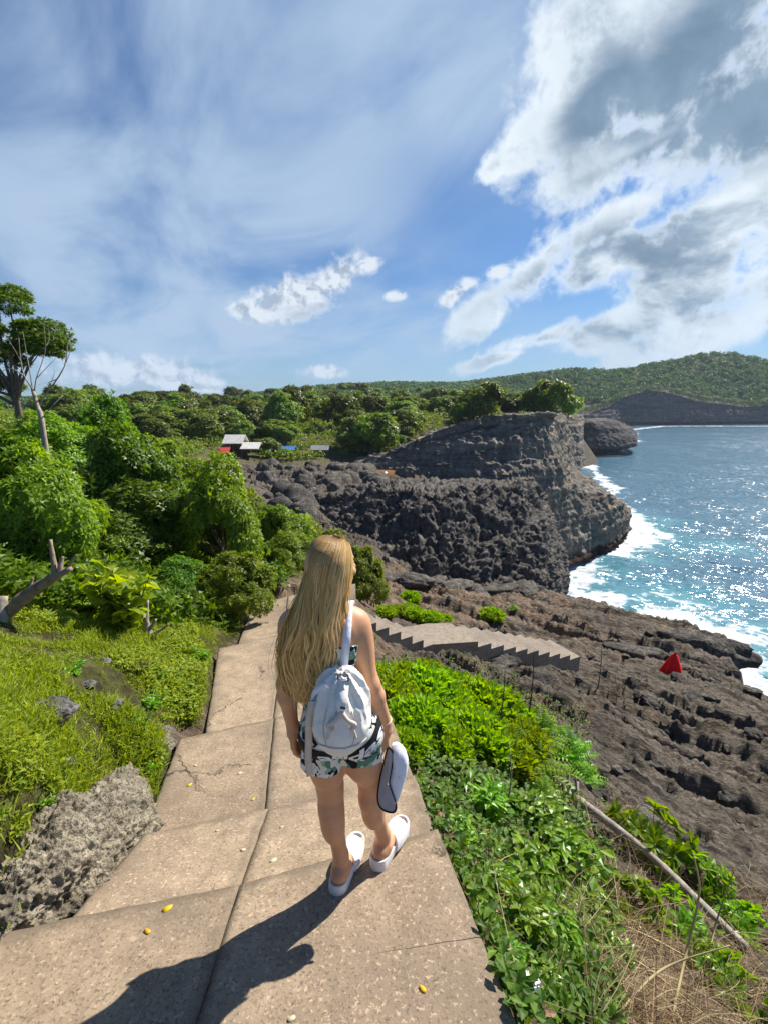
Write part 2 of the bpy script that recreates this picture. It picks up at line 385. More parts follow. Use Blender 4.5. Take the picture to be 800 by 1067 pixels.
for a in [(584, 617, -11.6), (600, 621, -11.6), (650, 634, -11.2), (700, 646, -10.7), (740, 655, -10.2), (764, 668, -9.6), (780, 690, -9.2), (795, 716, -8.8), (850, 760, -8.6), (950, 790, -8.6), (1150, 850, -8.6)]:
    p = gz(*a, 0, .30); RIM.append(p)
    for k, z in ((1.05, a[2] - 2.6), (1.13, -24), (1.4, -29)):
        gw(p[0] * k, p[1] * k, z)
# sea bed
for px, ts in ((612, (85, 120, 160, 200, 260, 330, 420)), (640, (80, 100, 140, 185, 260, 350, 455)), (700, (70, 120, 200, 350, 480)), (800, (45, 80, 150, 300, 480)), (1000, (30, 60, 150, 300, 480)), (1400, (20, 60, 200, 480))):
    for t in ts:
        d = ray(px, 500); d = d / d[1]; gw(d[0] * t, d[1] * t, -29)
for px, t in ((600, 455), (625, 466), (660, 486), (680, 492), (705, 497), (730, 502), (755, 507), (780, 512), (810, 515), (870, 522), (960, 527), (1150, 527)):
    d = ray(px, 443) ; d = d / d[1]; gw(d[0] * t, d[1] * t, -27)
for px, t in ((575, 72), (590, 78), (600, 96), (600, 110), (603, 140), (606, 200)):
    d = ray(px, 470); d = d / d[1]; gw(d[0] * t, d[1] * t, -26)
for px, t in ((585, 48), (576, 60), (570, 52)):
    d = ray(px, 600); d = d / d[1]; gw(d[0] * t, d[1] * t, -24)
G = np.array(G)
def gpar(x, y): return np.stack([np.arctan2(x, y + 2.0), np.log(np.hypot(x, y + 2.0))], 1)
GP = gpar(G[:, 0], G[:, 1])
_cd = geometry.delaunay_2d_cdt([Vector(p) for p in np.concatenate([GP, [(-1.9, -.6), (1.9, -.6), (-1.9, 8.5), (1.9, 8.5)]])], [], [], 0, 1e-6)
_map = [o[0] if o else 0 for o in _cd[3]]
GT = np.array([[_map[i] for i in f] for f in _cd[2]]); GV = np.array([list(p) for p in _cd[0]])
_ext = np.concatenate([G, [(0, 0, -1.6, 1, .5), (0, 0, -4, 0, .2), (0, 0, -10, 1, 0), (0, 0, -30, 0, 0)]])
NA, NR = 1000, 940
AZ = np.linspace(R(-82), R(82), NA); LR = np.linspace(math.log(1.0), math.log(1000.0), NR)
def rasterise():
    out = np.zeros((NR, NA, 3)); out[:] = np.nan
    for f in _cd[2]:
        pv = np.array([list(_cd[0][i]) for i in f]); val = _ext[[_map[i] for i in f]][:, 2:5]
        j0 = np.searchsorted(AZ, pv[:, 0].min()); j1 = np.searchsorted(AZ, pv[:, 0].max(), 'right')
        i0 = np.searchsorted(LR, pv[:, 1].min()); i1 = np.searchsorted(LR, pv[:, 1].max(), 'right')
        if j1 <= j0 or i1 <= i0: continue
        A, L = np.meshgrid(AZ[j0:j1], LR[i0:i1])
        (x1, y1), (x2, y2), (x3, y3) = pv
        den = (y2 - y3) * (x1 - x3) + (x3 - x2) * (y1 - y3)
        if abs(den) < 1e-12: continue
        a = ((y2 - y3) * (A - x3) + (x3 - x2) * (L - y3)) / den; b = ((y3 - y1) * (A - x3) + (x1 - x3) * (L - y3)) / den; c = 1 - a - b
        m = (a >= -1e-6) & (b >= -1e-6) & (c >= -1e-6)
        sub = out[i0:i1, j0:j1]; sub[m] = (a[..., None] * val[0] + b[..., None] * val[1] + c[..., None] * val[2])[m]
    return np.nan_to_num(out, nan=-20)
GR = rasterise()
def blur(a, k):
    for ax in (0, 1):
        for _ in range(2):
            c = np.cumsum(np.concatenate([np.repeat(np.take(a, [0], ax), k + 1, ax), a, np.repeat(np.take(a, [-1], ax), k, ax)], ax), ax)
            n = a.shape[ax]
            a = (np.take(c, range(2 * k + 1, 2 * k + 1 + n), ax) - np.take(c, range(0, n), ax)) / (2 * k + 1)
    return a
GR = blur(GR, 2)
def ground_sample(x, y):
    q = gpar(np.atleast_1d(np.asarray(x, float)), np.atleast_1d(np.asarray(y, float)))
    j = np.clip((q[:, 0] - AZ[0]) / (AZ[1] - AZ[0]), 0, NA - 1.001); i = np.clip((q[:, 1] - LR[0]) / (LR[1] - LR[0]), 0, NR - 1.001)
    i0 = i.astype(int); j0 = j.astype(int); fi = (i - i0)[:, None]; fj = (j - j0)[:, None]
    return (GR[i0, j0] * (1 - fi) + GR[i0 + 1, j0] * fi) * (1 - fj) + (GR[i0, j0 + 1] * (1 - fi) + GR[i0 + 1, j0 + 1] * fi) * fj
A_, L_ = np.meshgrid(AZ, LR); Rr = np.exp(L_)
GX = (np.sin(A_) * Rr).ravel(); GY = (np.cos(A_) * Rr - 2.0).ravel()
GZ = GR[..., 0].ravel().copy(); GG = GR[..., 1].ravel().copy(); GS = GR[..., 2].ravel().copy()
def rock_relief(x, y, r):
    """bedding ledges that run along the coast, pits and clefts of bare rock"""
    p = np.stack([x, y, 0 * x], 1); U, V = x * .87 - y * .49, x * .49 + y * .87
    wq = .5 * fbm(p * .5, 3, 2)
    q = np.stack([U * .30, V * 1.15 + wq, 0 * x], 1)
    h = .34 * fbm(p * .22, 4, 3) + .20 * fbm(q * .6, 4, 9, .55)
    t = (V * .62 + .9 * fbm(np.stack([U * .16, V * .4, 0 * x], 1), 4, 40)) ; f = t - np.floor(t)
    h += .30 * ((1 - f) * smooth(0, .10, f) - .5) * (.5 + smooth(-.3, .5, fbm(q * .35, 2, 47)))            # sloping beds that break off in low steps
    t2 = V * 2.3 + 1.4 * fbm(np.stack([U * .4, V * .8, 0 * x], 1), 3, 43); f2 = t2 - np.floor(t2)
    h += .085 * ((1 - f2) * smooth(0, .18, f2) - .5) * (.4 + smooth(-.2, .5, fbm(q * .9, 2, 48)))
    near = r < 70
    k = np.zeros(len(x)); pn = p[near]; qn = q[near]
    w1, w2 = worley(np.stack([qn[:, 0] * 3.0, qn[:, 1] * 1.7, 0 * qn[:, 0]], 1) + .25 * fbm(pn * 2.5, 3, 61)[:, None], 5)
    k[near] = .10 * (w1 - .45) + .16 * fbm(pn * 2.6, 5, 21, .62, True) + .07 * fbm(pn * 8, 3, 5, .6, True)
    h += k
    h -= .42 * smooth(.60, .86, fbm(q * .42 + 7, 3, 60, .5, True)) * smooth(3.5, 8, r)
    return h
rr_ = Rr.ravel()
bare = 1 - smooth(.25, .7, GG)
amp = np.interp(rr_, [1, 5, 9, 20, 60, 150, 1000], [.25, .55, .85, 1.2, 1.9, .8, 1.5])
_m = (bare > .01) & (rr_ < 160); _rel = np.zeros(len(GX)); _rel[_m] = rock_relief(GX[_m], GY[_m], rr_[_m])
GZ += bare * amp * _rel + (1 - bare) * (.085 * fbm(np.stack([GX, GY, 0 * GX], 1) * 2.2, 5, 70, .6) * np.clip(amp * 2, .6, 3))
pd, pz = path_dist(GX, GY)
k = smooth(.07, -.03, pd); GZ = np.where(pd < .07, np.minimum(GZ, GZ * (1 - k) + (pz - .07) * k), GZ)
def carve(poly, below, soft):
    global GZ
    for a, c in zip(poly[:-1], poly[1:]):
        d = c[:2] - a[:2]; tt = np.clip(((GX - a[0]) * d[0] + (GY - a[1]) * d[1]) / d.dot(d), 0, 1)
        dist = np.hypot(GX - a[0] - tt * d[0], GY - a[1] - tt * d[1]); zt = a[2] + (c[2] - a[2]) * tt - below
        k = smooth(soft[1], soft[0], dist); GZ = np.where(dist < soft[1], np.minimum(GZ, GZ * (1 - k) + zt * k), GZ)
for off in (0, .5, 1.0):
    o_ = np.array((off * .3, off * .95, 0))
    carve([PZ(350, 633, -3.6) + o_, PZ(452, 671, -5.0) + o_, PZ(500, 671, -5.0) + o_, PZ(604, 684, -6.25) + o_], .42, (.25, .75))
_oc = [(L_EDGE[2] * .7 + L_EDGE[3] * .3), L_EDGE[3] + (-.02, .05, 0), L_EDGE[3] * .6 + L_EDGE[4] * .4]
carve([p + (-.02, 0, 0) for p in _oc], .02, (.16, .46))
gm = mesh_np('ground', np.stack([GX, GY, GZ], 1), grid_faces(NR, NA))
attr(gm, 'grass', GG); attr(gm, 'soil', GS)
def gheight(x, y):
    """height of the finished ground (sampled on its own grid)"""
    q = gpar(np.atleast_1d(np.asarray(x, float)), np.atleast_1d(np.asarray(y, float)))
    j = np.clip((q[:, 0] - AZ[0]) / (AZ[1] - AZ[0]), 0, NA - 1.001); i = np.clip((q[:, 1] - LR[0]) / (LR[1] - LR[0]), 0, NR - 1.001)
    i0 = i.astype(int); j0 = j.astype(int); fi = i - i0; fj = j - j0; Z = GZ.reshape(NR, NA)
    return (Z[i0, j0] * (1 - fi) + Z[i0 + 1, j0] * fi) * (1 - fj) + (Z[i0, j0 + 1] * (1 - fi) + Z[i0 + 1, j0 + 1] * fi) * fj
def gh(x, y): return float(gheight(x, y)[0])
# ground material
def rock_color(t, pos, pale, dark, mid, sc=1.0):
    big = t.noise(pos, .35 * sc, 5, .6, .4); fine = t.noise(pos, 6.0 * sc, 8, .68)
    pit = t.voro(t.vmath('ADD', pos, t.vmath('SCALE', t.noise(pos, 3 * sc, 3, .5, 0, 1), .5 / sc)), 3.2 * sc)
    c = t.ramp(fine, ((.30, dark), (.52, mid), (.75, pale)))
    c = t.mix(t.rng(big, .40, .68), c, t.ramp(fine, ((.35, tuple(x * .55 for x in mid)), (.7, mid))))
    return c, fine, pit
m, t, b = new_mat('ground_rock_soil_grass', .92, .2)
pos = t.pos()
ca = t.aniso(pos, -29, .62, 1.7, 1.3)
rc, fine, pit = rock_color(t, ca, (.40, .345, .27), (.045, .039, .033), (.195, .162, .125), 1.0)
grain = t.noise(pos, 22, 7, .7)
rc = t.mix(t.rng(grain, .46, .66, .75, 0), rc, t.mix(.5, rc, (.02, .018, .016, 1)))
strk = t.noise(t.aniso(pos, -29, .35, 3.2, 1), 1.6, 6, .68, .4)
rc = t.mix(t.rng(strk, .36, .48, .8, 0), rc, (.030, .027, .024, 1))
sn = t.noise(pos, .8, 6, .62, .3)
soilc = t.ramp(t.noise(pos, 5, 8, .7), ((.3, (.105, .068, .045)), (.5, (.22, .150, .10)), (.7, (.37, .27, .185))))
sm = t.rng(t.math('MULTIPLY_ADD', t.math('SUBTRACT', sn, .5), 2.0, t.attr('soil')), .42, .80)
rc = t.mix(t.math('MULTIPLY', sm, .8), rc, soilc)
gn = t.noise(pos, 4.2, 9, .7)
gc = t.ramp(gn, ((.30, (.030, .026, .014)), (.46, (.075, .068, .024)), (.56, (.115, .125, .026)), (.72, (.24, .19, .11))))
gmk = t.rng(t.math('MULTIPLY_ADD', t.math('SUBTRACT', t.noise(pos, 1.6, 7, .65), .5), 1.3, t.attr('grass')), .45, .65)
t.link(t.mix(gmk, rc, gc), b.inputs['Base Color'])
hh = t.math('ADD', t.math('ADD', fine, t.math('MULTIPLY', pit, .7)), t.math('ADD', t.math('MULTIPLY', grain, .45), t.math('MULTIPLY', strk, .6)))
t.link(t.bump(hh, 1.0, .12), b.inputs['Normal'])
gm.materials.append(m)
tag(obj('ground', gm), kind='structure')
# ------------------------------------------------------------------ sea
SHORE = np.array([PZ(*a, SEA) for a in [(590, 603), (596, 612), (610, 624), (650, 640), (700, 653), (745, 662), (770, 685), (800, 720)]])
SHORE2 = np.array([PZ(*a, SEA) for a in [(575, 572), (588, 574), (620, 572), (648, 566), (659, 558), (655, 545)]])
SHORE3 = np.array([PZ(*a, SEA) for a in [(655, 545), (630, 500), (606, 480), (606, 466), (640, 465), (661, 460), (655, 448), (690, 444), (800, 444)]])
def polydist(x, y, L):
    best = np.full(len(x), 1e9)
    for a, c in zip(L[:-1], L[1:]):
        d = c[:2] - a[:2]; tt = np.clip(((x - a[0]) * d[0] + (y - a[1]) * d[1]) / d.dot(d), 0, 1)
        best = np.minimum(best, np.hypot(x - a[0] - tt * d[0], y - a[1] - tt * d[1]))
    return best
na, nr = 640, 620
A_, L_ = np.meshgrid(np.linspace(R(-2), R(84), na), np.linspace(math.log(17), math.log(9000), nr)); rr = np.exp(L_).ravel()
sx = np.sin(A_).ravel() * rr; sy = np.cos(A_).ravel() * rr
cell = rr * .0102
q = np.stack([sx, sy, 0 * sx], 1)
def band(lam): return np.clip((lam / cell - 2.5) / 3, 0, 1)
wa = np.stack([(sx * .8 + sy * .6) * 1.6, -sx * .6 + sy * .8, 0 * sx], 1)
sz = SEA + .45 * fbm(wa / 22, 2, 81) * band(20) + .32 * fbm(wa / 7, 2, 91, .5, True) * band(6) + .15 * fbm(wa / 2.2, 3, 99, .6, True) * band(2)
d1 = np.minimum(polydist(sx, sy, SHORE), polydist(sx, sy, SHORE2)); d3 = polydist(sx, sy, SHORE3)
wl = fbm(q / 9, 4, 121) * 8
foam = np.clip(1.0 - (d1 + wl) / 11, 0, 1) + .75 * np.clip(1 - (d3 + wl * .3) / (3 + rr * .012), 0, 1)
teal = np.clip(1.0 - (d1 + wl * 1.6) / 20, 0, 1)
sz += .5 * np.clip(foam, 0, 1) * fbm(q / 4, 3, 131) * band(4)
sm_ = mesh_np('sea', np.stack([sx, sy, sz], 1), grid_faces(nr, na)); attr(sm_, 'foam', foam); attr(sm_, 'teal', teal)
m, t, b = new_mat('sea_water', .10, .5)
b.inputs['IOR'].default_value = 1.33
pos = t.pos(); fo = t.attr('foam'); te = t.attr('teal')
wcol = t.mix(t.rng(te, .0, .9), (.065, .150, .22, 1), (.085, .25, .305, 1))
n = t.noise(t.mapping(pos, (1, 1, 1), (0, 0, R(35))), .32, 9, .66, .6)
lace = t.voro(t.vmath('ADD', pos, t.vmath('SCALE', t.noise(pos, .5, 4, .6, 0, 1), 3.0)), .55, 'DISTANCE_TO_EDGE')
fm = t.math('MULTIPLY_ADD', t.math('SUBTRACT', n, .5), 1.9, fo)
fmask = t.rng(t.math('SUBTRACT', fm, t.math('MULTIPLY', lace, .55)), .32, .62)
caps = t.rng(t.noise(t.mapping(pos, (.6, 1.6, 1), (0, 0, R(30))), .16, 8, .7), .70, .78, 0, .6)
fmask = t.math('MAXIMUM', fmask, caps)
t.link(t.mix(fmask, wcol, (.56, .60, .62, 1)), b.inputs['Base Color'])
t.link(t.rng(fmask, 0, 1, .15, .8), b.inputs['Roughness'])
wv = t.aniso(pos, -25, .8, 1.5)
big_n = t.vmath('SUBTRACT', t.noise(wv, .28, 3, .6, .4, 1), (.5, .5, .5)); sml_n = t.vmath('SUBTRACT', t.noise(wv, 1.5, 5, .72, .3, 1), (.5, .5, .5))
sl_ = t.vmath('ADD', t.vmath('SCALE', big_n, .55), t.vmath('SCALE', sml_n, 2.3))
calm = t.math('MULTIPLY_ADD', t.rng(t.noise(pos, .035, 3, .6), .35, .65), .5, .65)
sl_ = t.vmath('MULTIPLY', t.vmath('SCALE', sl_, calm), (1, 1, 0))
nrm = t.vmath('NORMALIZE', t.vmath('ADD', t.n('ShaderNodeNewGeometry').outputs['Normal'], sl_))
t.link(nrm, b.inputs['Normal'])
sm_.materials.append(m)
tag(obj('sea', sm_), kind='structure')
# ------------------------------------------------------------------ concrete walkway
def concrete(name, base, cracks=True):
    m, t, b = new_mat(name, .9, .2)
    pos = t.pos()
    big = t.noise(pos, 1.1, 6, .6, .3); mid = t.noise(pos, 9, 6, .65); grit = t.noise(pos, 75, 5, .75)
    sc = lambda k: tuple(c * k for c in base)
    c = t.ramp(mid, ((.28, sc(.66)), (.55, sc(1.0)), (.78, sc(1.22))))
    c = t.mix(t.rng(big, .42, .70, 0, .75), c, tuple(a * q for a, q in zip(base, (.60, .60, .64))))
    c = t.mix(t.rng(grit, .50, .66, 0, .8), c, sc(.30))
    c = t.mix(t.rng(t.noise(pos, 60, 3, .6), .56, .70, 0, .6), c, sc(1.8))
    h = t.math('ADD', t.math('MULTIPLY', grit, .5), mid)
    if cracks:
        tn = t.attr('tone'); c = t.mix(1.0, c, t.ramp(tn, ((0, (.72, .70, .68)), (1, (1.22, 1.18, 1.12)))), 'MULTIPLY')
        rimv = t.math('MULTIPLY_ADD', t.math('SUBTRACT', t.noise(pos, 7, 6, .7), .5), .16, t.attr('rim'))
        c = t.mix(t.rng(rimv, .0, .075, .6, 0), c, sc(.34))
        c = t.mix(t.math('MULTIPLY', t.rng(rimv, .05, .3, .5, 0), t.rng(t.noise(pos, 2.3, 5, .6), .45, .6)), c, sc(.5))
        wv = t.vmath('ADD', pos, t.vmath('SCALE', t.noise(pos, 5, 5, .7, 0, 1), .35))
        e = t.voro(t.mapping(wv, (1, 1, .2)), .95, 'DISTANCE_TO_EDGE')
        ck = t.math('MULTIPLY', t.rng(e, .002, .010, 1, 0), t.rng(t.noise(pos, .9, 2), .50, .58))
        c = t.mix(t.math('MULTIPLY', ck, .9), c, (.03, .025, .02, 1)); h = t.math('SUBTRACT', h, t.math('MULTIPLY', ck, 2.0))
    t.link(c, b.inputs['Base Color']); t.link(t.bump(h, .55, .012), b.inputs['Normal'])
    return m
RIMD, TONE = [], []
CONC = concrete('weathered_concrete', (.37, .29, .205))
def slab(mb, quad, thick=.3, n=28, seed=0, chip=.006, tone=.5):
    """quad: back-left, back-right, front-right, front-left (3-D); ragged rim, gentle swells"""
    a, b_, c, d = [np.asarray(p, float) for p in quad]
    u, v = np.meshgrid(np.linspace(0, 1, n), np.linspace(0, 1, n)); u = u.ravel()[:, None]; v = v.ravel()[:, None]
    p = (a * (1 - u) + b_ * u) * (1 - v) + (d * (1 - u) + c * u) * v
    rim = np.minimum(np.minimum(u, 1 - u), np.minimum(v, 1 - v))[:, 0]
    p[:, 2] += .010 * fbm(p * 1.6 + seed, 3, 5) + .004 * fbm(p * 9, 3, 6)
    edge = rim < 1e-6
    nse = fbm(p * 9 + seed, 3, 7) * chip; nse2 = fbm(p * 9 + seed + 40, 3, 8) * chip
    p[edge, 0] += nse[edge]; p[edge, 1] += nse2[edge]; p[edge, 2] -= .005 + np.abs(nse[edge]) * .6
    low = p.copy(); ring = np.concatenate([np.arange(n), np.arange(1, n) * n + n - 1, (n - 1) * n + np.arange(n - 2, -1, -1), np.arange(n - 2, 0, -1) * n])
    base = p[ring].copy(); base[:, 2] -= thick
    k = len(ring); j = np.arange(k); j2 = (j + 1) % k
    wdt = np.linalg.norm(b_ - a), np.linalg.norm(d - a)
    rd = np.minimum(np.minimum(u, 1 - u)[:, 0] * wdt[0], np.minimum(v, 1 - v)[:, 0] * wdt[1])
    RIMD.append(np.concatenate([rd, np.zeros(k)])); TONE.append(np.full(n * n + k, tone))
    mb.add(np.concatenate([p, base]), np.concatenate([grid_faces(n, n), np.stack([ring[j], n * n + j, n * n + j2, ring[j2]], 1)]))
mb = MB()
bl, bm_, br = np.array((-1.75, -1.2, -1.72)), np.array((-.55, -1.2, -1.72)), np.array((.90, -1.2, -1.72))
prev = (bl, bm_, br)
for i, e in enumerate(EDGES):
    fl, fm_, fr = [PZ(*e[kk], e['zu']) for kk in 'lmr']
    if i == 0:
        fl = PZ(-60, 984, -2.095); fr = PZ(456, 864, -2.125)
    gap = np.array((.0008, 0, 0))
    slab(mb, (prev[0], prev[1] - gap, fm_ - gap, fl), .34, 48, i * 3.1, .006, (.30, .78, .42, .66, .5)[i])
    off = np.array((0, .0, -.008 if i % 2 else .007))
    slab(mb, (prev[1] + gap + off, prev[2] + off, fr + off, fm_ + gap + off), .34, 48, i * 3.1 + 50, .006, (.48, .62, .55, .7, .5)[i])
    tuck = np.array((0, -.09, 0.0))
    prev = tuple(PZ(*e[kk], e['zl']) + tuck for kk in 'lmr')
    if i == 2: prev = (PZ(213, 772, -2.71), prev[1], prev[2])
    if i == 3: prev = (PZ(247, 674, -3.03), prev[1], prev[2])
# landing at the head of the stairs
slab(mb, (prev[0], prev[2] + np.array((.05, -1.0, 0)), prev[2] + np.array((.35, .25, -.02)), prev[0] + np.array((.55, .75, -.03))), .34, 24, 99)
pm = mb.mesh('path', [CONC]); attr(pm, 'rim', np.concatenate(RIMD)); attr(pm, 'tone', np.concatenate(TONE))
tag(obj('path', pm), kind='structure')
# ------------------------------------------------------------------ cliffs: lofted from columns (top .. base), broken up by 3-D noise
def loft(cols, n, m):
    """cols: list of columns, each k points -> (n rows, m columns, 3)"""
    k = max(len(c) for c in cols)
    A = np.array([catmull(c, n) for c in cols])            # columns x n
    return np.array([catmull(A[:, i], m) for i in range(n)])
def normals(V):
    du = np.gradient(V, axis=1); dv = np.gradient(V, axis=0); nn = np.cross(du, dv)
    return nn / (np.linalg.norm(nn, axis=-1, keepdims=True) + 1e-9)
def cliff(name, cols, n, m, amp, sc, strata, mat, label, crag=0.0, flip=False, seed=0, kind='cliff', lump=1.0):
    V = loft(cols, n, m); N = normals(V)
    for _ in range(2):
        pass
    if flip: N = -N
    p = V.reshape(-1, 3); nn = N.reshape(-1, 3)
    q = p * sc
    # vertical buttresses + lumps
    h = lump * (.9 * fbm(q * (1, 1, .35) * .55, 4, seed + 3) + .5 * fbm(q * (1.7, 1.7, 1.1), 5, seed + 8, .55, True)) + .20 * fbm(q * 6, 5, seed + 12, .62, True)
    if crag:
        qq = q * (1, 1, .6) + .30 * np.stack([fbm(q * 2, 3, seed + 60), fbm(q * 2, 3, seed + 66), fbm(q * 2, 3, seed + 67)], 1)
        w1, w2 = worley(qq * 3.2, seed); h += crag * .25 * (w1 * 1.3 - .6) * (.6 + .8 * fbm(q * .8, 2, seed + 70))
        w1, w2 = worley(qq * 8.5, seed + 4); h += crag * .30 * (w1 * 1.4 - .65)
        h += crag * (.8 * fbm(qq * (2.6, 2.6, 1.3), 5, seed + 71, .62, True) + .4 * fbm(qq * 9, 4, seed + 72, .6, True))
        h += .35 * fbm(q * (2.4, 2.4, .45), 4, seed + 75, .55, True)
    if strata:
        zz = p[:, 2] * sc + .16 * fbm(q * .4, 3, seed + 31) + .07 * fbm(q * 2, 3, seed + 33)
        for fr, am in ((1.3, .55), (3.1, .55), (7.3, .35)):
            f = zz * fr + .37 * fr; k_ = np.floor(f); f = f - k_
            lay_ = _hash(k_, k_ * 0, k_ * 0, seed + 40) - .5
            l2 = _hash(k_ + 1, k_ * 0, k_ * 0, seed + 40) - .5
            h += strata * am * 2 * (lay_ + (l2 - lay_) * smooth(.72, 1.0, f)) * (.55 + .7 * smooth(-.5, .5, fbm(q * .7 + fr, 2, seed + 45)))
    edge = np.ones((V.shape[0], V.shape[1])); edge[0] = .3; edge[1] = .6
    p = p + nn * (h * amp * edge.ravel())[:, None]
    me = mesh_np(name, p, grid_faces(V.shape[0], V.shape[1]), True, [mat])
    return tag(obj(name, me), label, kind)
def cliff_mat(name, pale, mid, dark, tan, tanamt=.62, sc=.25, strat=1.0, bdist=.35, band=None):
    m, t, b = new_mat(name, .95, .15)
    pos = t.pos()
    hz = t.mapping(pos, (sc * .35, sc * .35, sc * 4.5)); vt = t.mapping(pos, (sc * 2.4, sc * 2.4, sc * .5))
    st = t.noise(hz, 1.6, 7, .62, .25); vs = t.noise(vt, 1.5, 6, .6, .3); fn = t.noise(pos, 7 * sc, 9, .7, .2)
    v = t.math('ADD', t.math('MULTIPLY', st, .38 * strat), t.math('MULTIPLY', fn, 1 - .38 * strat - .2)); v = t.math('ADD', v, t.math('MULTIPLY', vs, .2))
    c = t.ramp(v, ((.34, dark), (.5, mid), (.66, pale)))
    pt = t.noise(t.mapping(pos, (sc, sc, sc * 1.9)), .9, 5, .6, .3)
    c = t.mix(t.rng(pt, tanamt, tanamt + .1), c, t.ramp(fn, ((.3, tuple(x * .5 for x in tan)), (.65, tan))))
    if band:      # wet, weed-dark foot just above the swell
        z = t.n('ShaderNodeSeparateXYZ'); t.link(pos, z.inputs[0])
        k = t.rng(t.math('MULTIPLY_ADD', fn, 2.0, z.outputs[2]), SEA + 1.0 + band[0], SEA + 1.8 + band[0], 1, 0)
        c = t.mix(k, c, band[1])
    t.link(c, b.inputs['Base Color'])
    pit = t.voro(t.vmath('ADD', pos, t.vmath('SCALE', t.noise(pos, 2 * sc, 3, .5, 0, 1), 1.5)), 3.2 * sc)
    t.link(t.bump(t.math('ADD', t.math('ADD', fn, t.math('MULTIPLY', pit, .6)), t.math('MULTIPLY', st, .6 * strat)), 1.0, bdist), b.inputs['Normal'])
    return m
MB_dark = cliff_mat('jagged_dark_limestone', (.27, .245, .215), (.105, .095, .085), (.022, .021, .020), (.20, .175, .14), .70, .42, .25, .22)
MB_head = cliff_mat('banded_grey_limestone', (.40, .35, .285), (.195, .17, .14), (.040, .037, .035), (.56, .43, .28), .60, .20, 1.0, .5, (1.2, (.045, .022, .016, 1)))
MB_far = cliff_mat('far_grey_limestone', (.24, .22, .195), (.11, .10, .092), (.030, .029, .030), (.33, .27, .19), .60, .07, 1.0, 1.2, (3.0, (.03, .022, .02, 1)))
# black jagged rock mass in front of the pool
c = [
    [P(285, 488, 66), P(285, 505, 54), P(287, 520, 50), P(290, 560, 40), P(300, 610, 30)],
    [P(330, 498, 60), P(330, 512, 44), P(332, 527, 40), P(340, 565, 33), P(350, 614, 26.5)],
    [P(385, 500, 57), P(387, 508, 39), P(389, 519, 35.5), P(394, 566, 29.5), P(402, 614, 25.8)],
    [P(430, 499, 56), P(434, 505, 36), P(438, 515, 32.8), P(444, 566, 28.6), P(450, 620, 26)],
    [P(490, 498, 55), P(494, 502, 37), P(498, 510, 33.2), P(503, 562, 29.5), P(505, 624, 27)],
    [P(532, 498, 55), P(541, 502, 39), P(547, 511, 35.2), P(556, 562, 31.5), P(555, 624, 28.8)],
    [P(550, 501, 56), P(560, 505, 43), P(568, 520, 40), P(581, 572, 35), P(588, 624, 31.5)],
    [P(554, 502, 60), P(562, 508, 53), P(573, 528, 51), P(588, 575, 47), P(593, 624, 45)],
    [P(553, 503, 65), P(560, 510, 62), P(568, 530, 61), P(578, 575, 60), P(583, 615, 62)],
    [P(540, 505, 70), P(545, 515, 70), P(550, 530, 70), P(556, 560, 70), P(556, 600, 70)]]
cliff('rock_mass', c, 200, 330, .95, .42, .12, MB_dark, 'black jagged rock mass with pitted face rising above the brown shelf', .50, seed=5, kind='rock mass', lump=1.15)
# main headland
c = [
    [P(345, 486, 76), P(350, 488, 70), P(352, 490, 68.5), P(352, 497, 67), P(352, 508, 66)],
    [P(395, 470, 80), P(395, 471.5, 67), P(396, 475, 65), P(397, 490, 63.8), P(398, 508, 63)],
    [P(430, 456, 84), P(430, 457.5, 66.5), P(431, 462, 64), P(432, 484, 62.5), P(434, 508, 61.5)],
    [P(470, 443, 88), P(470, 445, 66.5), P(471, 450, 63.8), P(472, 480, 62), P(474, 510, 61)],
    [P(510, 434, 90), P(511, 436, 67), P(512, 441, 64.2), P(515, 480, 62), P(520, 515, 60.5)],
    [P(548, 430, 92), P(550, 432, 68), P(550, 438, 65), P(549, 486, 62.5), P(553, 548, 59.5)],
    [P(572, 431, 92), P(577, 433, 70), P(578, 440, 67.5), P(579, 500, 63.5), P(568, 592, 62)],
    [P(580, 432, 96), P(587, 435, 76), P(591, 480, 73), P(602, 516, 67.5), P(606, 585, 66)],
    [P(584, 434, 100), P(592, 438, 84), P(597, 488, 81), P(640, 515, 73), P(636, 580, 72)],
    [P(585, 438, 104), P(594, 444, 93), P(602, 493, 88), P(655, 531, 79), P(651, 572, 77.5)],
    [P(586, 442, 110), P(593, 450, 104), P(601, 495, 97), P(650, 527, 86), P(650, 557, 85)],
    [P(585, 450, 118), P(588, 460, 118), P(592, 470, 114), P(620, 520, 96), P(620, 547, 97)]]
cliff('headland_cliff', c, 230, 360, 1.3, .24, .34, MB_head, 'grey banded headland cliff with tan patch and green top above the pool', .05, seed=25, lump=.62)
# second face of the headland, beyond
c = [
    [P(570, 432, 118), P(570, 437, 112), P(572, 470, 110), P(574, 520, 108)],
    [P(590, 431, 122), P(591, 437, 116), P(592, 460, 113), P(594, 500, 110)],
    [P(602, 431, 128), P(604, 438, 124), P(605, 460, 120), P(606, 487, 119)],
    [P(605, 432, 150), P(607, 440, 148), P(607, 460, 145), P(607, 484, 142)],
    [P(600, 434, 175), P(602, 440, 175), P(602, 460, 175), P(602, 480, 172)]]
cliff('far_headland_cliff', c, 110, 120, 1.5, .2, .3, MB_head, 'steep dark cliff face just beyond the headland under leaning trees', 0, seed=45, lump=.5)
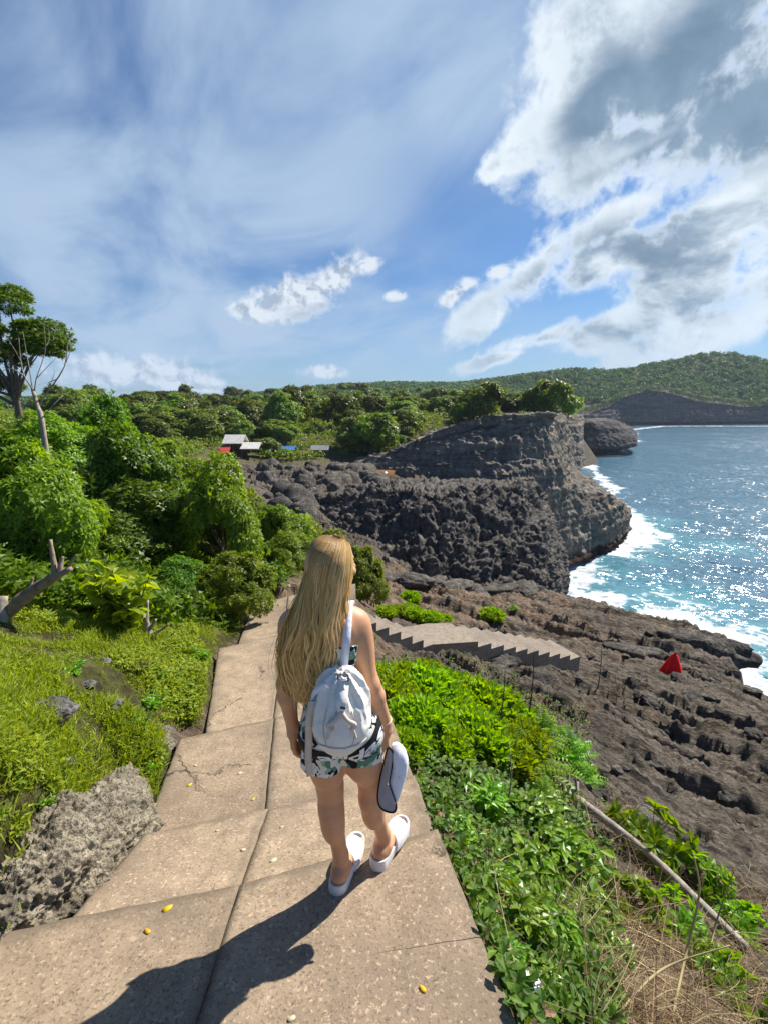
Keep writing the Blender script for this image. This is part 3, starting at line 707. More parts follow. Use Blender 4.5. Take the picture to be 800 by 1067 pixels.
# low islet spur
c = [
    [P(590, 440, 215), P(590, 444, 210), P(592, 455, 208), P(592, 480, 205)],
    [P(612, 436, 212), P(612, 439, 205), P(614, 452, 202), P(614, 476, 198)],
    [P(635, 436, 214), P(636, 440, 206), P(638, 453, 201), P(640, 470, 198)],
    [P(652, 441, 218), P(655, 446, 210), P(658, 455, 206), P(660, 466, 206)],
    [P(655, 444, 232), P(661, 449, 228), P(663, 455, 225), P(663, 464, 225)],
    [P(645, 444, 250), P(648, 449, 250), P(650, 455, 250), P(650, 462, 250)]]
cliff('spur_cliff', c, 80, 140, 1.6, .12, .4, MB_far, 'low dark rock spur reaching into the bay behind the headland', 0, seed=65, lump=.6)
# long cliff across the bay
c = []
for px, yt, yb, tb in [(598, 432, 452, 440), (625, 424, 452, 460), (650, 411, 450, 478), (680, 405, 449, 485), (705, 409, 449, 490), (730, 416, 448, 495), (755, 418, 448, 500), (780, 421, 448, 505), (810, 418, 448, 510), (870, 415, 448, 515), (960, 418, 448, 520), (1150, 420, 448, 520)]:
    c.append([P(px, yt - 1, tb + 45), P(px, yt + 2, tb + 8), P(px, yt + 5, tb + 4), P(px, (yt + yb) / 2, tb + 2), P(px, yb, tb)])
cliff('bay_cliff', c, 90, 420, 3.2, .065, .55, MB_far, 'long grey layered cliff across the bay below the green hills', 0, seed=85, lump=.5)
# ------------------------------------------------------------------ pool, boulders, outcrops
def rock_mesh(name, seed, nsub=4, rough=.45, flat=.7, mat=None):
    bm = bmesh.new(); bmesh.ops.create_icosphere(bm, subdivisions=nsub, radius=1)
    v = np.array([x.co[:] for x in bm.verts]); f = np.array([[x.index for x in y.verts] for y in bm.faces]); bm.free()
    d = v + seed * 9.7
    w1, w2 = worley(d * 1.3, seed)
    h = 1 + rough * (.6 * fbm(d * .9, 3, seed) + .55 * (.5 - w1) + .4 * fbm(d * 2.6, 4, seed + 5, .6, True))
    v = v * h[:, None] * (1, 1, flat)
    return mesh_np(name, v, f, True, [mat] if mat else [])
def limestone(name, pale, mid, dark, sc=1.0):
    m, t, b = new_mat(name, .95, .15)
    pos = t.pos(); fn = t.noise(pos, 9 * sc, 9, .72, .2); big = t.noise(pos, 1.6 * sc, 4, .6)
    v = t.math('ADD', t.math('MULTIPLY', fn, .7), t.math('MULTIPLY', big, .3))
    c = t.ramp(v, ((.34, dark), (.5, mid), (.64, pale)))
    pit = t.math('MULTIPLY_ADD', t.voro(t.vmath('ADD', pos, t.vmath('SCALE', t.noise(pos, 14 * sc, 4, .7, 0, 1), .12 / sc)), 30 * sc), .5, t.math('MULTIPLY', t.noise(pos, 45 * sc, 5, .75), .7))
    c = t.mix(t.rng(t.math('ADD', pit, t.math('MULTIPLY', big, -.4)), .25, .42, .75, 0), c, dark)
    t.link(c, b.inputs['Base Color']); t.link(t.bump(t.math('ADD', fn, pit), 1.0, .03 / sc), b.inputs['Normal'])
    return m
M_lime = limestone('pitted_pale_limestone', (.58, .51, .38), (.34, .295, .215), (.075, .064, .05))
M_limeg = limestone('pitted_grey_limestone', (.36, .34, .31), (.17, .16, .15), (.035, .033, .032))
M_boul = limestone('dark_boulder_rock', (.30, .27, .23), (.13, .117, .10), (.03, .028, .026), .25)
# brown pool behind the black mass
pc = PZ(386, 489.5, gh(*P(386, 489, 63)[:2]) + .9); th = np.linspace(0, 2 * math.pi, 40, endpoint=False)
pc = P(392, 489, 64)
rx, ry = 2.9, 1.7
pool = np.stack([pc[0] + rx * np.cos(th) * (1 + .12 * np.sin(3 * th)), pc[1] + ry * 2.2 * np.sin(th), np.full(40, pc[2])], 1)
mp, t, b = new_mat('brown_pool_water', .08, .5); b.inputs['Base Color'].default_value = (.20, .115, .05, 1)
mbp = MB(); mbp.prism(pool, (0, 0, -1.2)); tag(obj('pool_water', mbp.mesh('pool_water', [mp])), kind='structure')
# boulders of the rubble slope
BM = [rock_mesh('boulder', 30 + i, 3, .55, .75, M_boul) for i in range(4)]
nb = 0
while nb < 70:
    px = RNG.uniform(268, 400); t_ = RNG.uniform(34, 66)
    p = P(px, 500, t_)
    z = gh(p[0], p[1]); dd = p[:2]; 
    o = obj('boulder', BM[nb % 4], None, (p[0], p[1], z + .05)); s = RNG.uniform(.25, 1.0) ** 1.6 * 1.5 + .15
    o.scale = (s * RNG.uniform(.8, 1.3), s * RNG.uniform(.8, 1.3), s * RNG.uniform(.7, 1.2)); o.rotation_euler = (RNG.uniform(0, 6), RNG.uniform(0, 6), RNG.uniform(0, 6))
    tag(o, 'grey boulder lying among many others on the rubble slope below the huts', 'boulder', 'boulders of the rubble slope'); nb += 1
# loose rocks along the shelf
RK = [rock_mesh('shelf_rock', 60 + i, 4, .6, .55, M_boul) for i in range(3)]
def rock(name, px, py, z, size, me, label, cat='rock', rz=0.0, sink=.25):
    p = PZ(px, py, z) if z is not None else None
    o = obj(name, me, None, (p[0], p[1], gh(p[0], p[1]) - sink * size[2] * .4)); o.scale = size; o.rotation_euler = (0, 0, rz)
    return tag(o, label, cat)
for i in range(90):
    px, py = RNG.uniform(470, 800), RNG.uniform(640, 860); d_ = ray(px, py); ts_ = np.geomspace(6, 24, 300); qq = d_ * ts_[:, None]; un = qq[:, 2] < gheight(qq[:, 0], qq[:, 1])
    if not un.any(): continue
    q0 = qq[int(np.argmax(un))]; s0 = ground_sample(q0[0], q0[1])[0]
    if s0[1] > .22: continue
    o = obj('loose_stone', RK[i % 3], None, (q0[0], q0[1], gh(q0[0], q0[1]) + .02)); s_ = .05 + .20 * RNG.uniform() ** 2.2
    o.scale = (s_ * RNG.uniform(.9, 1.5), s_, s_ * RNG.uniform(.5, .9)); o.rotation_euler = (RNG.uniform(-.4, .4), RNG.uniform(-.4, .4), RNG.uniform(0, 6))
    tag(o, 'loose brown-grey stone lying on the bare rock shelf', 'stone', 'loose stones on the rock shelf')
rock('shelf_rock', 522, 676, -5.3, (.42, .26, .34), RK[0], 'dark grey block of rock beside the lower stair flight', rz=.6)
rock('shelf_rock', 735, 668, -9.6, (1.6, .8, 1.0), RK[1], 'dark squared rock ledge on the sea edge of the brown shelf', rz=-.5, sink=-.4)
rock('shelf_rock', 655, 676, -7.8, (.9, .45, .5), RK[2], 'low dark slab of rock left of the red cloth on the shelf', rz=-.4)
for i, (px, py, t_) in enumerate([(405, 607, 24.6), (425, 611, 25), (447, 614, 25.4), (470, 617, 26), (495, 619, 26.6), (520, 621, 27), (545, 622, 27.6), (570, 623, 28), (388, 604, 24)]):
    p = P(px, py, t_); o = obj('shelf_rock', RK[i % 3], None, (p[0], p[1], gh(p[0], p[1]) + .1)); s = RNG.uniform(.5, 1.0)
    o.scale = (s * 1.3, s * .7, s * .6); o.rotation_euler = (0, 0, RNG.uniform(0, 6))
    tag(o, 'grey rock fallen at the foot of the black rock mass', 'rock', 'fallen rocks under the black mass')
# pale pitted outcrop that walls the left side of the walkway
def ridge_rock(name, pts, prof, n, m, amp, mat, label, seed, cat='rock outcrop'):
    """pts: plan points (world) on the ground; prof: list of (in, up) offsets from the path side inwards"""
    pts = catmull(pts, m); tan = np.gradient(pts, axis=0); tan[:, 2] = 0; tan /= np.linalg.norm(tan, axis=1)[:, None]
    inn = np.stack([-tan[:, 1], tan[:, 0], 0 * tan[:, 0]], 1)
    pr = catmull(np.array([(a, b, 0) for a, b in prof]), n)
    taper = np.sin(np.linspace(0.12, math.pi - .12, m)) ** .8
    V = pts[None] + inn[None] * (pr[:, 0, None, None] * taper[None, :, None]) + np.array((0, 0, 1.0)) * (pr[:, 1, None] * taper[None])[..., None]
    N = normals(V); p = V.reshape(-1, 3); N = N.reshape(-1, 3)
    w1, w2 = worley(p * 12, seed); w3, _ = worley(p * 30, seed + 2)
    led = p[:, 2] * 5 + .5 * fbm(p * 2.2, 3, seed + 20); lf_ = led - np.floor(led)
    h = 1.3 * fbm(p * 2.4, 4, seed) + .9 * fbm(p * 6.5, 5, seed + 3, .6, True) + .35 * (smooth(0, .5, lf_) * (1 - smooth(.75, 1, lf_)) - .5) + .22 * (.5 - w1) + .35 * fbm(p * 22, 4, seed + 4, .65, True)
    p = p + N * (h * amp)[:, None]
    return tag(obj(name, mesh_np(name, p, grid_faces(n, m), True, [mat])), label, cat)
pl = [L_EDGE[2] + (-.34, -.22, -.05), L_EDGE[2] + (-.15, -.02, -.05), (L_EDGE[2] * .7 + L_EDGE[3] * .3) + (-.04, 0, -.05), (L_EDGE[2] * .35 + L_EDGE[3] * .65) + (-.02, 0, -.05), L_EDGE[3] + (-.05, .05, -.05), L_EDGE[3] * .6 + L_EDGE[4] * .4 + (-.14, 0, -.05), L_EDGE[4] + (-.12, .05, -.05)]
ridge_rock('rock_outcrop', pl, [(-.05, -.15), (-.02, .04), (.01, .14), (.05, .24), (.11, .30), (.21, .31), (.33, .26), (.48, .10)], 150, 300, .075, M_lime, 'pale pitted limestone outcrop walling the left edge of the path', 3)
# ------------------------------------------------------------------ vegetation
TS = np.geomspace(.9, 900, 1600)
def ONG(px, py, tmin=.9):
    d = ray(px, py); ts = TS[TS >= tmin]; q = ts[:, None] * d
    under = q[:, 2] < gheight(q[:, 0], q[:, 1])
    i = int(np.argmax(under)) if under.any() else len(ts) - 1
    t_ = ts[i]; return np.array((d[0] * t_, d[1] * t_, gh(d[0] * t_, d[1] * t_))), t_
def unit(v): return v / (np.linalg.norm(v, axis=-1, keepdims=True) + 1e-9)
def rdir(n, up=0.0):
    v = RNG.normal(size=(n, 3)); v[:, 2] += up; return unit(v)
def leaf_quads(base, d, nrm, L, W, fold=.25, droop=.15):
    """kite-shaped leaves folded along the midrib, n leaves -> verts, quads"""
    n = len(base); d = unit(d); s = unit(np.cross(d, nrm)); up = np.cross(s, d)
    L = np.broadcast_to(L, (n,))[:, None]; W = np.broadcast_to(W, (n,))[:, None]
    mid = base + d * L * .52
    l = mid + s * W * .5 + up * W * fold; r = mid - s * W * .5 + up * W * fold
    tip = base + d * L - up * L * droop
    v = np.stack([base, l, tip, r], 1).reshape(-1, 3); q = np.arange(4 * n).reshape(n, 4)
    return v, q
def leaf_long(base, d, nrm, L, W, droop=.2, belly=.55):
    """leaf of two quads, rounder outline, n leaves"""
    n = len(base); d = unit(d); s = unit(np.cross(d, nrm)); up = np.cross(s, d)
    L = np.broadcast_to(L, (n,))[:, None]; W = np.broadcast_to(W, (n,))[:, None]
    a = base; b1 = base + d * L * .38 + s * W * .42 + up * W * .15; b2 = base + d * L * .38 - s * W * .42 + up * W * .15
    c1 = base + d * L * .74 + s * W * .5 - up * L * droop * .4 + up * W * .15; c2 = base + d * L * .74 - s * W * .5 - up * L * droop * .4 + up * W * .15
    tip = base + d * L - up * L * droop
    m1 = base + d * L * .55 - up * L * droop * .2
    v = np.stack([a, b1, c1, tip, c2, b2, m1], 1).reshape(-1, 3); k = 7 * np.arange(n)[:, None]
    q = np.concatenate([k + (0, 1, 2, 6), k + (6, 2, 3, 4), k + (0, 6, 4, 5)])
    return v, q
def rosettes(cen, axis, nleaf, L, W, spread=(.5, 1.25), droop=.25, long_=False):
    n = len(cen); axis = unit(axis)
    ref = np.where(np.abs(axis[:, 2:3]) < .9, np.array((0, 0, 1.0)), np.array((1.0, 0, 0)))
    x = unit(np.cross(axis, ref)); y = np.cross(axis, x)
    a = (np.arange(nleaf)[None] * 2 * math.pi / nleaf + RNG.uniform(0, 6.28, (n, 1)) + RNG.normal(0, .2, (n, nleaf)))[..., None]
    th = RNG.uniform(*spread, (n, nleaf))[..., None]
    radial = x[:, None] * np.cos(a) + y[:, None] * np.sin(a)
    d = axis[:, None] * np.cos(th) + radial * np.sin(th)
    nm = axis[:, None] * np.sin(th) - radial * np.cos(th)
    base = np.repeat(cen[:, None], nleaf, 1) + d * .01
    Ls = L * RNG.uniform(.7, 1.2, n * nleaf); Ws = W * RNG.uniform(.75, 1.15, n * nleaf)
    f = leaf_long if long_ else leaf_quads
    return f(base.reshape(-1, 3), d.reshape(-1, 3), nm.reshape(-1, 3), Ls, Ws, droop=droop)
def clumped(nclump, rad, crad, per, low=-.35, squash=1.0, cen=None):
    """points and outward directions on the outsides of leaf clumps spread over an ellipsoid"""
    rad = np.asarray(rad, float)
    if cen is None:
        cen = []
        while len(cen) < nclump:
            d = rdir(1, .25)[0]
            if d[2] < low: continue
            cen.append(d * rad * RNG.uniform(.42, 1.04))
        cen = np.array(cen)
    pts, dr = [], []
    for c in cen:
        r = crad * RNG.uniform(.55, 1.3)
        out = unit(c / rad + (0, 0, .25))
        d = rdir(per); d = d[(d @ out) > RNG.uniform(-.45, .1)]
        p = c + d * r * (RNG.uniform(.72, 1.08, len(d)) + .16 * fbm(d * 2.2 + c * 3, 2, 3))[:, None] * (1, 1, squash)
        pts.append(p); dr.append(unit(d * .8 + out * .45 + (0, 0, .35) + RNG.normal(0, .28, (len(d), 3))))
    return np.concatenate(pts), np.concatenate(dr), cen
def limbs(cen, root_h, base_r, name, mat, spread=.06, nmain=5, trunk_top=None):
    mb = MB(); tt = trunk_top if trunk_top is not None else cen.mean(0) * (.3, .3, .55)
    tt = np.asarray(tt, float)
    nt = 5; tr = catmull(np.array([(0, 0, -1.3), (spread, -spread, tt[2] * .4), tt]), 8) ; mb.tube(tr, np.linspace(base_r, base_r * .6, 8), 7, wob=.05)
    for c in cen:
        k = RNG.uniform(.45, 1); s = tr[int(k * 7)]
        mid = (s + c) / 2 + RNG.normal(0, .07, 3) * np.linalg.norm(c - s) - (0, 0, .05)
        mb.tube(catmull(np.array([s, mid, c]), 6), np.linspace(base_r * .45, base_r * .10, 6), 5)
    return mb.mesh(name, [mat])
BARK = simple('grey_brown_bark', (.16, .125, .095), .9, .35, 14, .6)
BARKD = simple('dark_bark', (.07, .055, .042), .9, .3, 14, .6)
DEADW = simple('bleached_dead_wood', (.30, .262, .21), .9, .45, 9, .9)
LF_A = leaf_mat('bright_bush_leaf', (.095, .175, .010), (.30, .40, .028), .48)
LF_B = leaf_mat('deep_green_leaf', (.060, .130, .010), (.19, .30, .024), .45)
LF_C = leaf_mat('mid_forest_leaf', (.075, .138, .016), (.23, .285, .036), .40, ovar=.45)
LF_D = leaf_mat('hill_forest_leaf', (.040, .092, .026), (.105, .160, .040), .32, .6, (.085, .115, .030))
LF_SAP = leaf_mat('pale_round_leaf', (.20, .36, .016), (.40, .52, .04), .5)
LF_SUC = leaf_mat('bright_paddle_leaf', (.135, .26, .010), (.33, .47, .028), .42, .4, (.24, .32, .02), .35)
LF_FERN = leaf_mat('fern_leaf', (.13, .30, .015), (.27, .46, .03), .45)
LF_CRP = leaf_mat('dark_creeper_leaf', (.036, .100, .010), (.15, .27, .024), .40, .5, None, .3)
LF_BRD = leaf_mat('broad_green_leaf', (.10, .24, .012), (.27, .43, .03), .46, .35, None, .45)
LF_GRS = leaf_mat('yellow_green_grass', (.125, .20, .012), (.38, .42, .040), .45, .6)
LF_DRY = simple('dry_straw', (.42, .33, .17), .8, .4, 3)
LF_TREE = leaf_mat('feathery_tree_leaf', (.045, .11, .010), (.14, .24, .02), .40)
# prototypes: crown of unit radius whose middle stands at height h0
def bush_proto(seedn, h0, nclump, per, L, W, leaf, nleaf=6, low=-.5, crad=.36, bark=BARK, rad=(.86, .86, .78)):
    p, d, cen = clumped(nclump, rad, crad, per, low)
    sp = RNG.uniform(size=len(p)) < .05; p[sp] *= RNG.uniform(1.03, 1.18, (sp.sum(), 1))
    v, q = rosettes(p, d, nleaf, L, W)
    v[:, 2] += h0; cen = cen + (0, 0, h0)
    return mesh_np('crown', v, q, False, [leaf]), limbs(cen[:min(len(cen), 14)], h0, .055, 'trunk', bark, trunk_top=(.04, .02, h0 * .75))
PR = {
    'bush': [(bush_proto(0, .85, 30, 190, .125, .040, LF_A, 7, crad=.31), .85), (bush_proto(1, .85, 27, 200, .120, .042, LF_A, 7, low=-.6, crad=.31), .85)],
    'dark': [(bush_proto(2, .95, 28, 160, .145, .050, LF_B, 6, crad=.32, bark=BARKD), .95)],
    'mid': [(bush_proto(3, 1.15, 18, 60, .26, .11, LF_C, 5, crad=.40), 1.15), (bush_proto(4, 1.3, 22, 50, .26, .11, LF_C, 5, -.3, .34), 1.3), (bush_proto(5, 1.0, 14, 75, .25, .10, LF_C, 5, crad=.46), 1.0)],
}
def add_plant(kind, var, name, pos, r, hc, label, cat, group=None, rz=None, rzs=1.0):
    (cr, tr), h0 = PR[kind][var]
    root = thing(name, label, cat, pos, RNG.uniform(0, 6.28) if rz is None else rz, group)
    obj('trunk', tr, root); obj('crown', cr, root)
    root.scale = (r, r, max(.3, hc / h0)) if rzs == 1.0 else (r, r, r * rzs)
    return root
def crown_at(px, py, t_, rpx, kind, var, name, label, cat='bush', group=None, vz=None):
    c = P(px, py, t_); r = rpx / F_PX * t_ * (.84 if kind != 'mid' else .95); g = gh(c[0], c[1])
    hc = max(c[2] - g, r * .75)
    h0 = PR[kind][var][1]; sz = min(hc / h0, 1.4 * r)
    o = add_plant(kind, var, name, (c[0], c[1], max(g, c[2] - h0 * sz) if hc / h0 > sz else g), r, sz * h0, label, cat, group)
    if vz: o.scale.z = vz * r
    return o
NEAR = [
    (38, 538, 6.4, 72, 'bush', 0, 'bright green feathery bush at the left edge above the bare branch'),
    (-75, 520, 6.0, 90, 'bush', 1, 'bright bush partly outside the left edge of the view'),
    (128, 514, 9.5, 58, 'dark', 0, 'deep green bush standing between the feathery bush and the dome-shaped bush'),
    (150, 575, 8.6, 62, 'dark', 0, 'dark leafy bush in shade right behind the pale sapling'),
    (228, 552, 9.0, 58, 'bush', 1, 'large bright dome-shaped bush left of the walkway end'),
    (248, 612, 7.4, 46, 'bush', 0, 'rounded bright bush hugging the left side of the path end'),
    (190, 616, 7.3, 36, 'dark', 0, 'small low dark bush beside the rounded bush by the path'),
    (288, 562, 12.5, 40, 'bush', 0, 'green bush sloping down behind the dome-shaped bush'),
    (300, 592, 10.8, 32, 'bush', 1, 'small bright bush at the far end of the path beside the hair'),
    (330, 578, 13.5, 38, 'bush', 1, 'bright bush behind the head of the woman'),
    (374, 604, 11.4, 33, 'bush', 0, 'compact bright bush right of the head by the stair top'),
    (96, 600, 7.8, 46, 'bush', 0, 'light green bush low behind the sapling stems'),
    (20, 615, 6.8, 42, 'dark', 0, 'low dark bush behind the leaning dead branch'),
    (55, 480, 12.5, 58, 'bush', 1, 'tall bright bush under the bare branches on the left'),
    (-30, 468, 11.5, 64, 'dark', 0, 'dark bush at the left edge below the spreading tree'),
    (118, 468, 17, 40, 'dark', 0, 'dark bush top on the ridge left of the far huts'),
    (168, 500, 17, 42, 'bush', 0, 'bright rounded bush on the ridge behind the deep green bush'),
    (206, 518, 15.5, 38, 'bush', 1, 'bright bush behind the dome-shaped bush'),
    (258, 542, 15, 34, 'bush', 0, 'bush on the slope edge beside the rubble slope'),
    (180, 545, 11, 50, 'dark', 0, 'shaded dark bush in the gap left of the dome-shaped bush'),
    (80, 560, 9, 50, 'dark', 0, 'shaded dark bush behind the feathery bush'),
    (312, 572, 17, 30, 'bush', 1, 'bush at the slope foot beside the grey rubble'),
]
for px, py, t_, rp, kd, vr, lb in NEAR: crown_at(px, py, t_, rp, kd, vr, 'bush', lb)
# spreading tree at the left edge with its bare branches
def spreading_tree():
    c0 = P(8, 352, 14.5); g = gh(c0[0] - .3, c0[1]); base = np.array((c0[0] - .3, c0[1], g))
    root = thing('spreading_tree', 'tall spreading tree with flat feathery crown at the upper left edge', 'tree', base)
    cl = np.array([P(*a) - base for a in [(0, 322, 14.3), (30, 345, 14), (48, 352, 14.2), (20, 362, 14.8), (-25, 330, 14), (-50, 350, 14.5), (-20, 365, 15), (40, 370, 14.6), (5, 380, 14.8), (-70, 375, 14.6), (10, 312, 14.8), (-40, 395, 15), (5, 405, 15.2), (52, 362, 13.7), (-15, 345, 13.5)]])
    p, d, _ = clumped(0, (2, 2, 1), .62, 520, cen=cl, squash=.66)
    v, q = rosettes(p, unit(d + (0, 0, .6)), 6, .15, .045)
    obj('crown', mesh_np('crown', v, q, False, [LF_TREE]), root)
    mb = MB(); fork = P(16, 405, 14.5) - base
    mb.tube(catmull(np.array([(0, 0, -.1), fork * .5 + (.1, 0, 0), fork]), 10), np.linspace(.14, .08, 10), 8)
    for c in cl: mb.tube(catmull(np.array([fork * RNG.uniform(.8, 1), (fork + c) / 2 + RNG.normal(0, .15, 3), c]), 7), np.linspace(.055, .012, 7), 5)
    obj('trunk', mb.mesh('trunk', [BARK]), root)
spreading_tree()
def bare_tree():
    t0 = 11.2; base, _ = ONG(44, 470, 10); base = P(44, 452, t0); g = gh(base[0], base[1]); b0 = np.array((base[0], base[1], g))
    root = thing('bare_tree', 'thin leafless tree with pale curved branches against the sky on the left', 'bare tree', b0)
    mb = MB(); q = lambda px, py, dt=0: P(px, py, t0 + dt) - b0
    mb.tube(catmull(np.array([(0, 0, -.05), q(44, 440), q(40, 425), q(34, 405)]), 10), np.linspace(.07, .035, 10), 6)
    for pts, r in [(((34, 405), (26, 392), (22, 375), (20, 352)), .02), (((40, 425), (50, 408), (60, 395), (69, 378), (71, 358), (78, 352)), .022), (((36, 410), (38, 395), (44, 378), (48, 362), (46, 340)), .016), (((34, 405), (31, 385), (28, 368), (24, 345)), .014), (((60, 395), (52, 398), (40, 401)), .012), (((44, 436), (54, 424), (66, 412)), .016), (((69, 378), (74, 362), (70, 345)), .009), (((26, 392), (12, 384), (0, 388)), .018), (((38, 395), (50, 382), (60, 372)), .010), (((48, 362), (52, 352), (50, 338)), .007), (((24, 380), (16, 365), (8, 352)), .010), (((50, 408), (56, 392), (58, 380)), .008)]:
        mb.tube(catmull(np.array([q(a, b, RNG.normal(0, .08)) for a, b in pts]), 10), np.linspace(r, r * .3, 10), 5)
    obj('trunk', mb.mesh('trunk', [simple('pale_bare_branch', (.33, .27, .22), .85, .25, 10, .4)]), root)
bare_tree()
# wooded slope behind the huts: single trees
cand = []; tries = 0
HUTS = [(246, 466, 70), (296, 467, 74), (334, 467, 76), (374, 418, 175), (406, 431, 150), (450, 428, 135), (478, 425, 140)]
hp = [P(*h) for h in HUTS]
def add_tree_ok(p, sep):
    return all((p[0] - c[0]) ** 2 + (p[1] - c[1]) ** 2 > (sep * c[3]) ** 2 for c in cand)
while len(cand) < 268 and tries < 60000:
    tries += 1
    px = RNG.uniform(40, 606); t_ = 66 * (5.2 ** RNG.uniform(0, 1))
    p = P(px, 425, t_); p = np.array((p[0], p[1], gh(p[0], p[1])))
    s = ground_sample(p[0], p[1])[0]
    if s[1] < .55 or p[2] < -9.5: continue
    if px > 405 and t_ < 84 - (px - 405) * .02: continue
    ok = True
    for h in hp:
        dd = np.hypot(p[0] - h[0] * p[1] / h[1], 0)
        if dd < 2.4 and h[1] * .86 < p[1] < h[1] + 2.5: ok = False
    if not ok: continue
    r = RNG.uniform(1.5, 3.1) * (1 + t_ / 420)
    if not add_tree_ok(p, .50): continue
    cand.append((*p, r))
for x, y, z, r in cand:
    add_plant('mid', int(RNG.integers(3)), 'slope_tree', (x, y, z - .1), r, r * RNG.uniform(.62, 1.05), 'rounded green tree in the woods on the slope around the huts', 'tree', 'trees of the wooded slope')
for px, py, t_, rp, vr, lb in [(508, 421, 96, 21, 0, 'large rounded tree on the headland right of the huts'), (575, 419, 92, 20, 1, 'tall leafy tree at the headland edge overhanging the sea cliff'), (551, 423, 94, 16, 2, 'tree left of the tall tree at the headland edge'), (592, 425, 98, 13, 0, 'small tree leaning at the outermost headland edge'), (531, 428, 96, 12, 1, 'small tree in the dip between the two large headland trees'), (482, 432, 98, 12, 2, 'low tree on the headland beside the pale hut roof'), (490, 423, 100, 14, 1, 'tree just left of the large rounded headland tree'), (563, 428, 90, 11, 2, 'low bushy tree at the foot of the tall headland tree')]:
    o = crown_at(px, py, t_, rp, 'mid', vr, 'headland_tree', lb, 'tree'); r_ = rp / F_PX * t_; o.location.z = P(px, py, t_)[2] - 1.0 * r_; o.scale.z = r_ * .92
for i in range(16):
    f = i / 15; px = 384 + 176 * f + RNG.normal(0, 3); py = 476 - 44 * f ** .75 - 2; t_ = 76 + 3 * f
    crown_at(px, py, t_, RNG.uniform(5, 10), 'mid', i % 3, 'cliff_shrub', 'low bright shrub along the top edge of the headland cliff', 'shrub', 'shrubs along the cliff top', .8)
# forest carpet of the far hills
def forest_stuff(name, label, n, r0, k_, Rlo, Rhi, per, leaf, thr, mask=None, lsz=(.32, .62)):
    az = RNG.uniform(R(-52), R(52), n); r = r0 * (k_ ** RNG.uniform(0, 1, n))
    x = np.sin(az) * r; y = np.cos(az) * r - 2; s = ground_sample(x, y); z = gheight(x, y)
    m = (s[:, 1] > .66) & (z > -10); x, y, z, r = x[m], y[m], z[m], r[m]
    k = fbm(np.stack([x, y, 0 * x], 1) / 55, 3, 77) > thr; x, y, z = x[k], y[k], z[k]
    if mask is not None: k = mask(x, y); x, y, z = x[k], y[k], z[k]
    n = len(x); R_ = RNG.uniform(Rlo, Rhi, n) * (.75 + np.hypot(x, y) / 900)
    d = rdir(n * per, .55).reshape(n, per, 3); d[..., 2] = np.abs(d[..., 2]) * .95 - .12
    c = np.stack([x, y, z + R_ * .45], 1)[:, None] + d * R_[:, None, None] * RNG.uniform(.7, 1.1, (n, per, 1))
    c = c.reshape(-1, 3); d = unit(d.reshape(-1, 3) + RNG.normal(0, .35, (n * per, 3)))
    tang = unit(np.cross(d, rdir(len(d))))
    L = np.repeat(R_, per) * RNG.uniform(*lsz, n * per)
    v, q = leaf_quads(c - tang * L[:, None] * .5, tang, d, L, L * .8, .1, .1)
    return tag(obj(name, mesh_np(name, v, q, False, [leaf])), label, None, None, 'stuff')
forest_stuff('forest', 'dark green forest covering the far hills', 52000, 240, 3.8, 1.7, 3.6, 30, LF_D, -.75)
def clear_huts(x, y):
    ok = np.ones(len(x), bool)
    for h in hp: ok &= ~((np.abs(x - h[0]) < 3.2) & (np.abs(y - h[1]) < 3.5))
    return ok
forest_stuff('undergrowth', 'low scrub filling the gaps between the trees on the slope', 9000, 62, 4.2, .7, 1.5, 34, LF_C, -.6, clear_huts, (.22, .42))
def cliff_scrub():
    cs, rs = [], []
    for k in range(1500):
        f = RNG.uniform(0, 1); px = 600 + 560 * f; yt = np.interp(px, [598, 625, 650, 680, 705, 730, 755, 780, 810, 870, 960, 1150], [432, 424, 411, 405, 409, 416, 418, 421, 418, 415, 418, 420])
        tb = np.interp(px, [598, 650, 705, 755, 810, 960, 1150], [440, 478, 490, 500, 510, 520, 520]); e = RNG.uniform(0, 1) ** 1.5; t_ = tb + 6 + 60 * e
        p = P(px, yt, tb + 10) * (t_ / (tb + 10)); p[2] = P(px, yt, tb + 10)[2] + 1.0 - 2 * RNG.uniform() * (e < .05) * 3; cs.append(p); rs.append(RNG.uniform(1.4, 3.2))
    cs = np.array(cs); rs = np.array(rs); per = 30; d = rdir(len(cs) * per, .4).reshape(len(cs), per, 3)
    c = (cs[:, None] + d * rs[:, None, None] * RNG.uniform(.7, 1.1, (len(cs), per, 1))).reshape(-1, 3); d = unit(d.reshape(-1, 3)); tang = unit(np.cross(d, rdir(len(d)))); L = np.repeat(rs, per) * RNG.uniform(.35, .65, len(d))
    v, q = leaf_quads(c - tang * L[:, None] * .5, tang, d, L, L * .8, .1, .1)
    tag(obj('cliff_scrub', mesh_np('cliff_scrub', v, q, False, [LF_D])), 'green scrub growing along the top of the cliff across the bay', None, None, 'stuff')
cliff_scrub()
